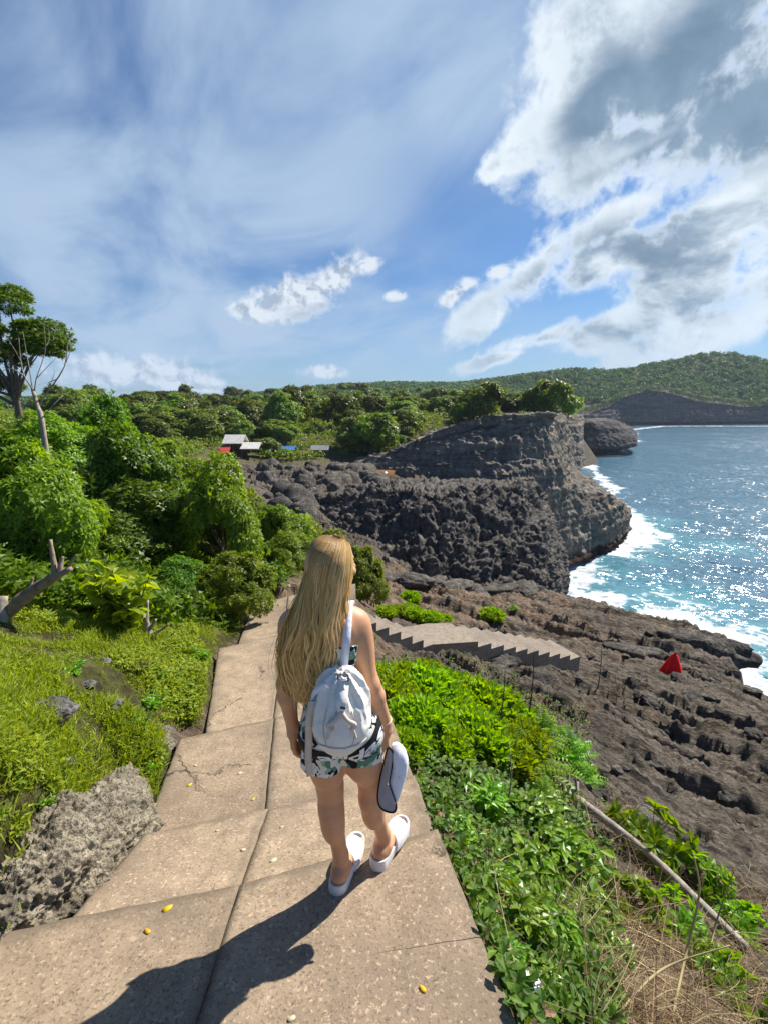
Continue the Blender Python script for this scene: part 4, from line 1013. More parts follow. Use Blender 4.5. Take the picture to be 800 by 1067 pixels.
# ------------------------------------------------------------------ near plants
def paddle_proto(n, L, W, hgt=.62):
    a = RNG.uniform(0, 6.28, n); rr_ = np.sqrt(RNG.uniform(0, 1, n)) * .95
    top = hgt * (1 - rr_ ** 2 * .75) + RNG.normal(0, .05, n) + .06
    c = np.stack([rr_ * np.cos(a), rr_ * np.sin(a), top], 1); ax = unit(np.stack([c[:, 0] * .5, c[:, 1] * .5, np.full(n, .9)], 1) + RNG.normal(0, .16, (n, 3)))
    v, q = rosettes(c, ax, 8, L, W, (.12, .85), .05, True)
    v2, q2 = rosettes(c - ax * L * .5, ax, 6, L * .95, W, (.5, 1.2), .1, True)
    mb = MB()
    for k in range(0, n, 2): mb.tube(np.array([c[k] * (.35, .35, 0), c[k] * (.8, .8, .55), c[k]]), (.014, .011, .008), 4, False)
    return mesh_np('foliage', np.concatenate([v, v2]), np.concatenate([q, q2 + len(v)]), False, [LF_SUC]), mb.mesh('stem', [BARK])
def fern_proto(nf, leaf, flen=1.0):
    """arching pinnate fronds: narrow leaflets in pairs along each midrib"""
    V, Q, k = [], [], 0; mb = MB()
    for f in range(nf):
        a = f * 2.4 + RNG.normal(0, .2); el = RNG.uniform(.45, 1.25); L = flen * RNG.uniform(.7, 1.1); n = 15
        d0 = np.array((math.cos(a) * math.cos(el), math.sin(a) * math.cos(el), math.sin(el))); out = np.array((math.cos(a), math.sin(a), 0))
        s = np.linspace(0, 1, n)[:, None]; spine = d0 * s * L + (out * .25 - np.array((0, 0, .50))) * (s ** 2) * L * (1.2 - el * .5)
        mb.tube(spine, np.linspace(.012, .003, n), 4, False)
        tan = unit(np.gradient(spine, axis=0)); side = unit(np.cross(tan, (0, 0, 1.0))); nm = np.cross(side, tan); m = np.arange(2, n)
        pl = .26 * L * np.sin(np.minimum(1, (n + .3 - m) / 8) * math.pi / 2)
        for sg in (-1, 1):
            v, q = leaf_quads(spine[m], unit(side[m] * sg + tan[m] * .45 - nm[m] * .05 + RNG.normal(0, .05, (len(m), 3))), nm[m], pl, .052 * L, .15, .22); V.append(v); Q.append(q + k); k += len(v)
    return mesh_np('fronds', np.concatenate(V), np.concatenate(Q), False, [leaf]), mb.mesh('stem', [BARK])
def leafy_proto(ns, leaf, L, W, hgt=1.0, nl=9, whorl=0, spreadr=.7, stem_mat=None):
    """stems that fan out from one root, leaves along them (or in whorls near the tips)"""
    B, D_, N_, LL = [], [], [], []; mb = MB()
    for s in range(ns):
        a = RNG.uniform(0, 6.28); r_ = spreadr * math.sqrt(RNG.uniform(.02, 1)); tip = np.array((math.cos(a) * r_, math.sin(a) * r_, hgt * RNG.uniform(.6, 1.05) * (1 - .35 * r_)))
        sp = catmull(np.array([(0, 0, -.03), tip * (.35, .35, .55) + RNG.normal(0, .04, 3), tip]), 9); mb.tube(sp, np.linspace(.016, .006, 9), 4, False)
        if whorl:
            ax = unit(tip - sp[-3] + (0, 0, .05)); v, q = rosettes(tip[None], ax[None], whorl, L, W, (.7, 1.35), .15, True); B.append(v); continue
        for j in range(nl):
            u = .25 + .75 * (j + RNG.uniform(0, 1)) / nl; p = sp[min(8, int(u * 8))] + RNG.normal(0, .015, 3)
            aa = j * 2.4 + RNG.normal(0, .4); d = np.array((math.cos(aa), math.sin(aa), RNG.uniform(-.1, .7)))
            LL.append(p); D_.append(d); N_.append((RNG.normal(0, .3), RNG.normal(0, .3), 1))
    if whorl:
        v = np.concatenate(B); k = 7 * np.arange(len(v) // 7)[:, None]; q = np.concatenate([k + (0, 1, 2, 6), k + (6, 2, 3, 4), k + (0, 6, 4, 5)])
    else:
        n = len(LL); v, q = leaf_long(np.array(LL), unit(np.array(D_)), np.array(N_), L * RNG.uniform(.6, 1.2, n), W * RNG.uniform(.7, 1.2, n), .25)
    return mesh_np('foliage', v, q, False, [leaf]), mb.mesh('stem', [stem_mat or BARK])
PLANTS = {
    'paddle': [paddle_proto(120, .34, .11), paddle_proto(95, .38, .115, .7)],
    'fern': [fern_proto(40, LF_FERN), fern_proto(34, LF_FERN)],
    'creeper': [leafy_proto(46, LF_CRP, .20, .105, .7, 12), leafy_proto(40, LF_CRP, .22, .12, .8, 11)],
    'broad': [leafy_proto(26, LF_BRD, .34, .17, .8, 0, 9, .8)],
    'mixed': [leafy_proto(40, LF_BRD, .25, .115, .9, 11), leafy_proto(36, LF_BRD, .27, .125, 1.0, 10)],
    'sapling': [leafy_proto(14, LF_SAP, .215, .175, 1.0, 19, 0, .5, BARKD)],
    'weed': [leafy_proto(26, LF_GRS, .24, .085, .8, 10), leafy_proto(26, LF_BRD, .22, .11, .8, 10)],
}
def plant(kind, var, name, px, py, rpx, label, cat, group=None, hs=1.0, sink=.03, tmin=.9):
    p, t_ = ONG(px, py, tmin); r = rpx / F_PX * t_
    fo, st = PLANTS[kind][var]
    root = thing(name, label, cat, p - (0, 0, sink), RNG.uniform(0, 6.28), group)
    obj('stem', st, root); obj({'fern': 'fronds'}.get(kind, 'foliage'), fo, root); root.scale = (r, r, r * hs)
    return root
# sapling with large pale leaves and its leaner mate
plant('sapling', 0, 'sapling', 134, 664, 74, 'young sapling with large pale round leaves on thin dark stems', 'sapling', None, 1.3)
plant('sapling', 0, 'sapling', 96, 640, 52, 'low pale-leaved sapling between the dead branch and the taller sapling', 'sapling', None, .8)
# bright paddle-leaved shrubs right of the walkway
PAD = [(412, 714, 32), (442, 708, 28), (405, 728, 32), (440, 722, 36), (476, 724, 32), (432, 752, 34), (466, 748, 38), (500, 740, 38), (420, 775, 26), (490, 772, 38), (524, 752, 32), (455, 780, 34), (508, 730, 26), (398, 706, 22), (540, 772, 30), (520, 790, 34)]
for i, (px, py, rp) in enumerate(PAD):
    plant('paddle', i % 2, 'paddle_shrub', px, py + 8, rp, 'bright green low shrub with upright paddle leaves right of the walkway', 'shrub', 'paddle-leaved shrubs right of the walkway', .95)
FER = [(548, 800, 62, 0, 'feathery bright green plant at the lower tip of the paddle shrubs'), (585, 792, 52, 1, 'feathery bright plant reaching right over the bare rock'), (520, 800, 46, 1, 'feathery plant between the paddle shrubs and the dark creeper'), (556, 768, 50, 0, 'feathery plant behind the two dark twigs'), (470, 714, 20, 1, 'small feathery plant behind the paddle shrubs beside the stairs'), (600, 815, 40, 0, 'feathery plant at the broken end of the driftwood log'), (560, 835, 40, 1, 'feathery plant over the dark creeper')]
for px, py, rp, vr, lb in FER: plant('fern', vr, 'fern_plant', px, py, rp * .80, lb, 'fern plant', None, 1.0)
CRP = [(440, 800, 34), (470, 815, 40), (505, 830, 44), (455, 835, 32), (540, 850, 46), (480, 858, 36), (515, 880, 46), (560, 880, 46), (590, 860, 36), (500, 905, 30), (492, 940, 26), (512, 985, 28), (530, 1030, 28), (455, 862, 16), (520, 935, 30)]
for i, (px, py, rp) in enumerate(CRP):
    plant('creeper', i % 2, 'creeper_bush', px, py, rp, 'dark glossy leaved creeper bush along the right edge of the walkway', 'creeper', 'dark creepers beside the walkway', .75)
MIX = [(545, 925, 50, 0, 'mid-green leafy bush in front of the dark creeper'), (590, 915, 48, 1, 'leafy bush left of the driftwood log'), (535, 975, 46, 1, 'leafy bush at the walkway edge above the white litter'), (615, 965, 36, 0, 'sparse leafy bush in the dry grass'), (566, 1040, 30, 1, 'small yellowish leafy plant beside the white litter'), (575, 985, 40, 0, 'leafy bush in front of the dry grass'), (640, 1000, 26, 1, 'leafy sprig deep in the dry grass'), (478, 880, 30, 0, 'leafy bush touching the walkway edge right of the slides'), (505, 850, 36, 1, 'bright leafy bush among the dark creepers'), (560, 868, 40, 0, 'leafy bush just below the feathery plants'), (520, 945, 40, 0, 'leafy bush in the middle of the creepers'), (556, 958, 34, 1, 'bright leafy sprig left of the dry grass'), (498, 968, 26, 1, 'leafy bush over the lower walkway edge'), (528, 1010, 32, 0, 'leafy bush just above the white litter')]
for px, py, rp, vr, lb in MIX: plant('mixed', vr, 'leafy_bush', px, py, rp * 1.22, lb, 'bush', None, 1.0)
BRD = [(676, 884, 44, 'broad-leaved bright plant growing just above the driftwood log'), (716, 922, 40, 'broad-leaved plant right of the middle of the driftwood log'), (655, 945, 32, 'broad-leaved plant in front of the driftwood log'), (700, 965, 36, 'broad-leaved plant below the driftwood log in dry grass'), (785, 985, 36, 'broad-leaved plant at the right edge past the log end'), (770, 1045, 40, 'broad-leaved plant in the bottom right corner'), (740, 1010, 28, 'low broad-leaved plant before the far end of the log')]
for px, py, rp, lb in BRD: plant('broad', 0, 'broad_leaved_plant', px, py, rp, lb, 'plant', None, .9)
# strip of green below the stairs and tufts on the shelf
for i, (px, py, rp, t0) in enumerate([(400, 640, 12, 10), (416, 642, 13, 10), (432, 644, 13, 10), (448, 646, 12, 10), (425, 636, 10, 10), (463, 646, 8, 10)]):
    plant('paddle', i % 2, 'shelf_shrub', px, py, rp, 'low green shrub in the strip behind the upper stair flight', 'shrub', 'shrubs behind the upper stairs', .8, .03, t0)
plant('paddle', 0, 'shelf_shrub', 427, 628, 11, 'lone round green shrub on the reddish soil', 'shrub', None, 1.2, .03, 12)
plant('paddle', 1, 'shelf_shrub', 512, 644, 12, 'dark green shrub on the shelf behind the stair landing', 'shrub', None, .9, .03, 12)
plant('mixed', 1, 'shelf_shrub', 534, 640, 9, 'small yellowish shrub right of the landing shrub', 'shrub', None, .9, .03, 12)
for i, (px, py, rp) in enumerate([(398, 660, 12), (415, 668, 12), (384, 668, 14), (432, 676, 11), (384, 684, 14)]):
    plant('weed', i % 2, 'stair_weed', px, py, rp, 'yellowish weed tuft growing below the upper stair flight', 'weed', 'weeds below the upper stairs', .7)
# plants on the left bank
for px, py, rp, vr, lb in [(163, 800, 24, 1, 'small leafy weed where the outcrop meets the path'), (196, 735, 26, 0, 'weed tuft at the left edge of the path beyond the outcrop'), (30, 905, 34, 1, 'broad weed low on the bank at the left edge'), (60, 850, 30, 0, 'yellow-green weed above the pale outcrop'), (205, 690, 24, 1, 'leafy weed beside the far half of the path'), (140, 700, 26, 0, 'weed tuft in the middle of the grassy bank'), (40, 760, 36, 0, 'bushy weed on the bank at the left edge'), (25, 690, 34, 0, 'pale weed below the dead branch'), (230, 655, 16, 1, 'weed at the corner of the path below the rounded bush')]:
    plant('weed', vr, 'weed', px, py, rp, lb, 'weed', None, .9)
for k in range(26):
    px, py = RNG.uniform(-20, 225), RNG.uniform(670, 930); p, t_ = ONG(px, py)
    if path_dist(p[:1], p[1:2])[0][0] < .15: continue
    plant('weed', k % 2, 'bank_weed', px, py, RNG.uniform(12, 26), 'small leafy weed among the grass of the left bank', 'weed', 'small weeds of the left bank', RNG.uniform(.7, 1.2))
# ------------------------------------------------------------------ grass on the left bank, straw on the right
def bank_pts(n, px0, px1, py0, py1):
    px = RNG.uniform(px0, px1, n); py = RNG.uniform(py0, py1, n); out = []
    u = (px - CX) / F_PX; v = (CY - py) / F_PX; d = np.stack([u, CP + v * SP, -SP + v * CP], 1)
    t_ = np.full(n, 0.9); done = np.zeros(n, bool)
    for t1 in np.geomspace(.9, 16, 260):
        q = d * t1; u_ = (~done) & (q[:, 2] < gheight(q[:, 0], q[:, 1])); t_[u_] = t1; done |= u_
    q = d * t_[:, None]; q = q[done]; q[:, 2] = gheight(q[:, 0], q[:, 1]); return q
def blades(c, nb, L, W, up=.9, sp=.6):
    n = len(c); b = np.repeat(c, nb, 0) + RNG.normal(0, .02, (n * nb, 3)) * (1, 1, 0)
    d = RNG.normal(0, sp, (n * nb, 3)); d[:, 2] = np.abs(d[:, 2]) * .4 + up; d = unit(d)
    return leaf_quads(b - (0, 0, .01), d, rdir(n * nb), L * RNG.uniform(.5, 1.3, n * nb), W, .1, .35)
c = np.concatenate([bank_pts(21000, -120, 260, 640, 1000), bank_pts(9000, -60, 300, 600, 740), bank_pts(3500, -250, 60, 620, 900)])
pd, _ = path_dist(c[:, 0], c[:, 1]); s = ground_sample(c[:, 0], c[:, 1]); nz = fbm(c * (1.5, 1.5, 0), 4, 70)
# keep off the walkway, the outcrop strip and bare stony patches
oc = polydist(c[:, 0], c[:, 1], np.array(pl[:4]))
keep = (pd > .06) & (nz > -.30 + .35 * RNG.uniform(-.5, .5, len(c))) & (s[:, 1] > .5) & ((oc > .36) | (RNG.uniform(size=len(c)) < .025))
c = c[keep]
hv = np.clip(.8 + 1.3 * fbm(c * (1.1, 1.1, 0) + 5, 3, 88), .35, 1.9)
v1, q1 = blades(c, 7, np.repeat(.085 * hv, 7), .008)
c2 = c[nz[keep] > .0][::3]
v2, q2 = rosettes(c2 + (0, 0, .04), np.repeat(np.array([(0, 0, 1.0)]), len(c2), 0) + RNG.normal(0, .3, (len(c2), 3)), 6, .055, .022, (.5, 1.3))
gmesh = mesh_np('grass', np.concatenate([v1, v2]), np.concatenate([q1, q2 + len(v1)]), False, [LF_GRS])
tag(obj('grass', gmesh), 'yellow-green grass and low weeds covering the left bank', None, None, 'stuff')
def straw(c, L, W, sp):
    n = len(c); V = []; K = 6
    d = RNG.normal(0, 1, (n, 3)); d[:, 2] = np.abs(RNG.normal(0, .55, n)); d = unit(d + np.array((.25, -.3, 0)))
    Ls = L * RNG.uniform(.4, 1.4, n)[:, None]; side = unit(np.cross(d, rdir(n))); bend = RNG.normal(0, .25, (n, 3)) - (0, 0, .3)
    for k in range(K):
        f = k / (K - 1); p = c + d * Ls * f + bend * Ls * f * f; w_ = W * (1 - .7 * f)
        V.append(np.stack([p - side * w_, p + side * w_], 1))
    V = np.stack(V, 1).reshape(-1, 3); i = np.arange(n)[:, None, None] * K * 2; k = np.arange(K - 1)[None, :, None] * 2
    q = (i + k + np.array((0, 1, 3, 2))).reshape(-1, 4); return V, q
c = np.concatenate([bank_pts(3000, 600, 830, 910, 1100), bank_pts(900, 560, 660, 830, 1000), bank_pts(350, 470, 560, 880, 1067)])
pd, _ = path_dist(c[:, 0], c[:, 1]); c = c[pd > .08]
v, q = straw(c, .34, .0026, 1); LF_DRYg = leaf_mat('dry_grass_straw', (.22, .15, .07), (.52, .42, .23), .2, .7)
tag(obj('dry_grass', mesh_np('dry_grass', v, q, False, [LF_DRYg])), 'tangled dry straw-coloured grass on the right bank', None, None, 'stuff')
# leaf litter and small vines between the plants
c = bank_pts(11000, 385, 640, 690, 1080); pd, _ = path_dist(c[:, 0], c[:, 1]); s = ground_sample(c[:, 0], c[:, 1]); c = c[(pd > .02) & (s[:, 1] > .24)]; c0_ = c
n = len(c); d = rdir(n); d[:, 2] = np.abs(d[:, 2]) * .6
v, q = leaf_long(c + np.stack([0 * c[:, 0], 0 * c[:, 0], RNG.uniform(0, .10, n)], 1), unit(d), np.repeat(np.array([(0, 0, 1.0)]), n, 0) + RNG.normal(0, .3, (n, 3)), .055 * RNG.uniform(.5, 1.3, n), .030)
tag(obj('ground_cover', mesh_np('ground_cover', v, q, False, [LF_CRP])), 'small dark leaves creeping over the soil right of the walkway', None, None, 'stuff')
c = np.concatenate([c0_[::2], bank_pts(1500, 450, 560, 840, 1080)]); pd, _ = path_dist(c[:, 0], c[:, 1]); c = c[pd > .03]; n = len(c); d = rdir(n); d[:, 2] *= .25
v, q = leaf_long(c + np.stack([0 * c[:, 0], 0 * c[:, 0], RNG.uniform(.005, .03, n)], 1), unit(d), np.repeat(np.array([(0, 0, 1.0)]), n, 0) + RNG.normal(0, .35, (n, 3)), .06 * RNG.uniform(.5, 1.3, n), .028)
tag(obj('leaf_litter', mesh_np('leaf_litter', v, q, False, [leaf_mat('dead_brown_leaf', (.07, .040, .022), (.30, .19, .10), .1, .8)])), 'dead brown leaves lying on the soil right of the walkway', None, None, 'stuff')
c = np.concatenate([bank_pts(2600, -30, 300, 560, 655), bank_pts(900, -200, 0, 560, 660)]); pd, _ = path_dist(c[:, 0], c[:, 1]); c = c[(pd > .1) & (np.hypot(c[:, 0], c[:, 1]) > 5.9)]; n = len(c)
v, q = rosettes(c + np.stack([0 * c[:, 0], 0 * c[:, 0], RNG.uniform(0, .45, n) ** 1.3], 1), np.repeat(np.array([(0, -.3, 1.0)]), n, 0) + RNG.normal(0, .5, (n, 3)), 6, .14, .055, (.5, 1.3))
tag(obj('leafy_undergrowth', mesh_np('leafy_undergrowth', v, q, False, [LF_B])), 'dense leafy undergrowth beneath the left bushes', None, None, 'stuff')
# ------------------------------------------------------------------ dead wood, twigs, stalks
def wood(name, pts, rad, label, cat, mat=DEADW, wob=.06, seg=9, n=18, extra=()):
    root_p = np.array(pts[0], float); mb = MB(); mb.tube(catmull(np.array(pts) - root_p, n), np.interp(np.linspace(0, 1, n), np.linspace(0, 1, len(rad)), rad), seg, True, wob)
    for ep, er in extra: mb.tube(catmull(np.array(ep) - root_p, 8), np.linspace(er[0], er[1], 8), 6, True, wob)
    return tag(obj(name, mb.mesh(name, [mat]), None, root_p), label, cat)
def OG(px, py, up=0.0, tmin=.9):
    p, t_ = ONG(px, py, tmin); return p + (0, 0, up)
a, b_, c_ = OG(598, 838, .06), OG(680, 905, .10), OG(775, 992, .05)
wood('driftwood_log', [a, a * .6 + b_ * .4 + (0, 0, .02), b_, c_ * .55 + b_ * .45, c_], (.050, .040, .036, .032, .028), 'long grey driftwood log lying across the right bank', 'log', DEADW, .05, 10, 26,
     [([a, a + (-.05, .10, .14)], (.045, .012)), ([a, a + (.07, .12, .10)], (.04, .01)), ([a, a + (-.12, .02, .06)], (.04, .01)), ([a + (.02, 0, 0), a + (.02, .08, .2)], (.022, .006))])
for i, (p0, p1, r0, lb) in enumerate([((512, 790), (526, 698), .010, 'dark upright dead twig, left of the two among the feathery plants'), ((546, 770), (556, 678), .012, 'taller dark dead twig rising in front of the rock slab'), ((526, 850), (530, 775), .008, 'pale dry stick standing in the dark creeper'), ((622, 720), (626, 672), .012, 'thin bare stem standing on the rock shelf')]):
    g0 = OG(*p0); tt = g0[1] / ray(*p0)[1]; tp = P(p1[0], p1[1], np.linalg.norm(g0) / np.linalg.norm(ray(*p0)))
    wood('twig', [g0, (g0 + tp) / 2 + (.03, 0, .02), tp], (r0, r0 * .7, r0 * .35), lb, 'twig', DEADW if i == 2 else BARKD, .1, 6, 10, [((((g0 + tp) / 2), (g0 + tp) / 2 + (.06, .05, .12)), (r0 * .5, r0 * .2))])
for pts, lb in [([(592, 952), (650, 965), (720, 1000), (800, 1050)], 'long pale curved stalk arching over the dry grass'), ([(700, 1060), (715, 990), (728, 930), (722, 890)], 'upright dry reed stalk near the right edge'), ([(735, 1010), (746, 960), (765, 905)], 'thin dry reed leaning right beside the log'), ([(640, 1060), (690, 1010), (760, 985)], 'fallen dry reed crossing below the log'), ([(600, 985), (660, 1000), (740, 1062)], 'dry stalk lying low in front of the log'), ([(560, 900), (590, 930), (640, 990)], 'thin brown stalk hanging beside the leafy bush')]:
    t0 = np.linalg.norm(OG(*pts[0])) / np.linalg.norm(ray(*pts[0])); w3 = []
    for k, (px, py) in enumerate(pts):
        g0, tg = ONG(px, py); w3.append(P(px, py, min(tg * .96, t0 * 1.12) if k else tg))
    wood('dry_stalk', w3, (.007, .006, .003), lb, 'stalk', LF_DRY, .03, 6, 20)
# leaning dead branch with its post, left
t0 = 4.5; q = lambda px, py, dt=0: P(px, py, t0 + dt)
wood('dead_branch', [q(-6, 655), q(20, 628), q(46, 608), q(74, 592)], (.055, .060, .050, .026), 'thick leaning dead branch with peeling bark at the left edge', 'dead branch', simple('peeling_brown_wood', (.27, .20, .14), .9, .4, 12, .8), .10, 9, 22,
     [([q(58, 602), q(56, 585), q(53, 562)], (.035, .014)), ([q(62, 600), q(64, 586), q(66, 580)], (.03, .012)), ([q(34, 618), q(33, 608), q(35, 602)], (.02, .008)), ([q(70, 594), q(77, 582), q(80, 578)], (.016, .006))])
wood('stump', [q(2, 700, -.2), q(2, 660, -.1), q(3, 622)], (.055, .05, .045), 'short upright dead trunk at the left edge behind the leaning branch', 'stump', DEADW, .08)
g0 = OG(158, 668); t0 = np.linalg.norm(g0) / np.linalg.norm(ray(158, 668))
wood('broken_stump', [g0 - (0, 0, .03), P(153, 650, t0), P(154, 625, t0)], (.05, .035, .014), 'splintered pale stump right of the sapling', 'stump', DEADW, .12, 8, 12, [([P(155, 658, t0), P(163, 645, t0)], (.025, .012)), ([P(157, 662, t0), P(170, 655, t0), P(176, 650, t0)], (.022, .008))])
# pale stones on the bank
SM = [rock_mesh('bank_stone', 80 + i, 4, .6, .6, M_limeg) for i in range(3)]
for i, (px, py, s, lb) in enumerate([(52, 742, .17, 'grey stone half buried in the bank at the left edge'), (118, 738, 0.095, 'pitted grey stone above the pale outcrop'), (92, 715, 0.070, 'flat grey stone on the grassy bank'), (128, 674, 0.085, 'grey stone at the foot of the sapling'), (205, 720, 0.065, 'pale stone beside the far part of the path'), (178, 765, 0.065, 'small pale rock at the corner of the outcrop and the path'), (175, 668, 0.075, 'grey rock behind the splintered stump'), (20, 800, 0.065, 'grey stone low on the grassy bank'), (66, 800, 0.075, 'dark grey stone on top of the bank'), (110, 690, 0.065, 'small grey rock in the grass below the sapling'), (45, 960, 0.045, 'small pale rock at the bottom of the bank')]):
    p = OG(px, py); o = obj('bank_stone', SM[i % 3], None, p + (0, 0, s * .1)); o.scale = (s * .78, s * .6, s * .5); o.rotation_euler = (RNG.uniform(-.2, .2), RNG.uniform(-.2, .2), RNG.uniform(0, 6)); tag(o, lb, 'stone')
# ------------------------------------------------------------------ stairs
def flight(nt, nb, n, wvec, drop):
    """steps from near-edge top nt down to near-edge bottom nb; wvec across"""
    mb = MB(); nt, nb, wv = [np.asarray(x, float) for x in (nt, nb, wvec)]; d = (nb - nt); dz = d[2] / n; d = d * (1, 1, 0) / n
    zb = nb[2] - .55
    for k in range(n):
        a = nt + d * k; zt = nt[2] + dz * (k + 1) + .0
        a = np.array((a[0], a[1], zt)); e = d * 1.0
        lo = zt - .62
        mb.prism([a, a + e, a + e + wv, a + wv], (0, 0, -.62 - .002 * k))
    return mb
CONC2 = concrete('stair_concrete', (.315, .262, .205), False)
nt = PZ(350, 633, -3.6); nb = PZ(452, 671, -5.0); dd = unit((nb - nt) * (1, 1, 0)); perp = np.array((-dd[1], dd[0], 0))
st = thing('staircase', 'concrete staircase of two flights and a landing descending to the rock shelf', 'staircase', nt)
def rel(me): me.transform(Matrix.Translation(-Vector(nt))); return me
obj('stair_flight', rel(flight(nt, nb, 8, perp * 1.0, 0).mesh('stair_flight', [CONC2], False)), st)
z2 = -5.0; n2 = PZ(498, 668, z2); b2 = PZ(604, 684, -6.25); d2 = unit((b2 - n2) * (1, 1, 0)); perp2 = np.array((-d2[1], d2[0], 0))
land = [nb + (0, 0, -.01), n2 + (-.005, 0, -.01), n2 + perp2 * 1.0 + (-.005, 0, -.01), n2 + perp2 * 1.25 - d2 * .5 + (0, 0, -.01), nb + perp * 1.0 + (0, 0, -.01)]
mb = MB(); mb.prism(land, (0, 0, -.6)); obj('landing', rel(mb.mesh('landing', [CONC2], False)), st)
obj('stair_flight', rel(flight(n2, b2, 9, perp2 * 1.0, 0).mesh('stair_flight', [CONC2], False)), st)
# ------------------------------------------------------------------ huts
M_roof = simple('pale_sheet_roof', (.62, .60, .55), .6, .2, 3, .2); M_roof2 = simple('grey_sheet_roof', (.22, .22, .23), .6, .3, 3, .2)
M_blue = simple('blue_tarpaulin', (.045, .16, .42), .55, .2, 3); M_redt = simple('red_awning', (.55, .07, .06), .6, .2, 3)
M_wall = simple('brown_plank_wall', (.16, .11, .08), .9, .3, 5); M_post = simple('post_wood', (.22, .17, .12), .9, .3, 5); M_wht = simple('whitewashed_wall', (.50, .47, .42), .9, .2, 3)
def hut(px, py, t_, wpx, label, roofmat, depth=3.2, hgt=2.3, pitch=.8, awning=None, wall=M_wall, wing=0.0):
    c = P(px, py, t_); w_ = wpx / F_PX * t_; g = gh(c[0], c[1]); base_z = c[2] - hgt
    root = thing('hut', label, 'hut', (c[0], c[1], base_z))
    def gable(x0, x1, y0, y1, z, p):
        mb = MB(); ym = (y0 + y1) / 2
        for ya, yb, za, zb in ((y0, ym, z, z + p), (ym, y1, z + p, z)):
            mb.prism([(x0, ya, za), (x1, ya, za), (x1, yb, zb), (x0, yb, zb)], (0, 0, -.09))
        return mb
    obj('roof', gable(-w_ / 2, w_ / 2, -depth / 2, depth / 2, hgt, pitch).mesh('roof', [roofmat], False), root)
    if wing: obj('roof', gable(w_ / 2 - .3, w_ / 2 + wing, -depth / 2 - .4, depth / 2 - .4, hgt - .7, pitch * .7).mesh('roof', [roofmat], False), root)
    mb = MB(); zl = min(0, g - base_z) - .4
    mb.box((0, depth / 2 - .5, (hgt + zl) / 2), (w_ * .86, .14, hgt - zl)); mb.box((-w_ * .40, .1, (hgt + zl) / 2), (.14, depth * .6, hgt - zl)); mb.box((0, -.2, zl / 2 + .1), (w_ * .86, depth * .75, .2 - zl + .25))
    obj('wall', mb.mesh('wall', [wall], False), root)
    for sx_ in (-.42, .0, .42):
        pb = MB(); pb.tube([(sx_ * w_, -depth * .42, zl), (sx_ * w_, -depth * .42, hgt + .1)], .07, 6); obj('post', pb.mesh('post', [M_post]), root)
    if awning:
        mb = MB(); mb.prism([(-w_ * .52, -depth * .5 - 1.5, hgt - 1.15), (-w_ * .05, -depth * .5 - 1.5, hgt - 1.15), (-w_ * .05, -depth * .45, hgt - .25), (-w_ * .52, -depth * .45, hgt - .25)], (0, 0, -.06)); obj('awning', mb.mesh('awning', [awning], False), root)
    return root
hut(246, 461, 68, 21, 'pale roofed hut with a lower wing and a red awning among the trees', M_roof, 3.4, 2.4, 1.1, M_redt, M_wall, 2.3)
hut(296, 468, 73, 25, 'open shelter under a bright blue tarpaulin roof below the trees', M_blue, 2.8, 1.7, .45)
hut(334, 468, 75, 19, 'dark grey roofed shelter right of the blue shelter', M_roof2, 2.8, 1.6, .6)
for px, py, t_, wd, lb in [(379, 420, 170, 8, 'small far house with pale roof high among the hillside trees'), (405, 431, 148, 11, 'low grey roofed house half hidden by trees on the slope'), (445, 429, 132, 7, 'small white roofed hut left of its larger twin near the headland'), (455, 428, 130, 9, 'pale roofed hut beside the small white roofed one near the headland'), (478, 425, 138, 10, 'pale roofed house next to the large headland tree')]:
    hut(px, py, t_, wd, lb, M_roof, 3.5, 2.4, 1.0, None, M_wht)
# ------------------------------------------------------------------ small things
def red_cloth():
    p = OG(699, 701); n, m_ = 14, 40; th = np.linspace(0, 2 * math.pi, m_, endpoint=False); V = []
    for i in range(n):
        f = i / (n - 1); r_ = .03 + .22 * f ** .75; rad = r_ * (1 + .16 * f * np.sin(5 * th + .7) + .07 * f * np.sin(11 * th)) ; V.append(np.stack([rad * np.cos(th) * 1.15 + .03 * (1 - f), rad * np.sin(th), np.full(m_, .60 * (1 - f) - .03) + .02 * np.sin(3 * th) * f], 1))
    me = mesh_np('red_cloth', np.concatenate(V), grid_faces(n, m_, True), True, [simple('bright_red_cloth', (.92, .010, .012), .8, .06, 6)])
    tag(obj('red_cloth', me, None, p), 'bright red cloth draped in a pointed heap on the rock shelf', 'cloth')
red_cloth()
def litter(px, py, s, mat, label, cat, seed, flat=.7):
    bm = bmesh.new(); bmesh.ops.create_icosphere(bm, subdivisions=4, radius=1); v = np.array([x.co[:] for x in bm.verts]); f = np.array([[x.index for x in y.verts] for y in bm.faces]); bm.free()
    v = v * (1 + .55 * fbm(v * 1.7 + seed, 4, seed, .6, True))[:, None] * (1, .75, flat) * s
    p = OG(px, py); o = obj('litter', mesh_np('litter', v, f, False, [mat]), None, p + (0, 0, s * .3 + .06)); return tag(o, label, cat)
M_white = simple('white_plastic', (.82, .82, .83), .5, .05)
litter(547, 1040, .038, M_white, 'crumpled white paper litter at the right edge of the walkway', 'litter', 5)
M_pet = [leaf_mat('yellow_petal', (.62, .40, .01), (.75, .52, .02), .2), leaf_mat('pale_petal', (.62, .55, .36), (.70, .62, .42), .2)]
from mathutils.bvhtree import BVHTree
PATH_BVH = BVHTree.FromPolygons([v.co[:] for v in pm.vertices], [p_.vertices[:] for p_ in pm.polygons])
def on_path(px, py):
    h_ = PATH_BVH.ray_cast(Vector((0, 0, 0)), Vector(ray(px, py)).normalized())[0]
    return np.array(h_) if h_ else PZ(px, py, -2.1)
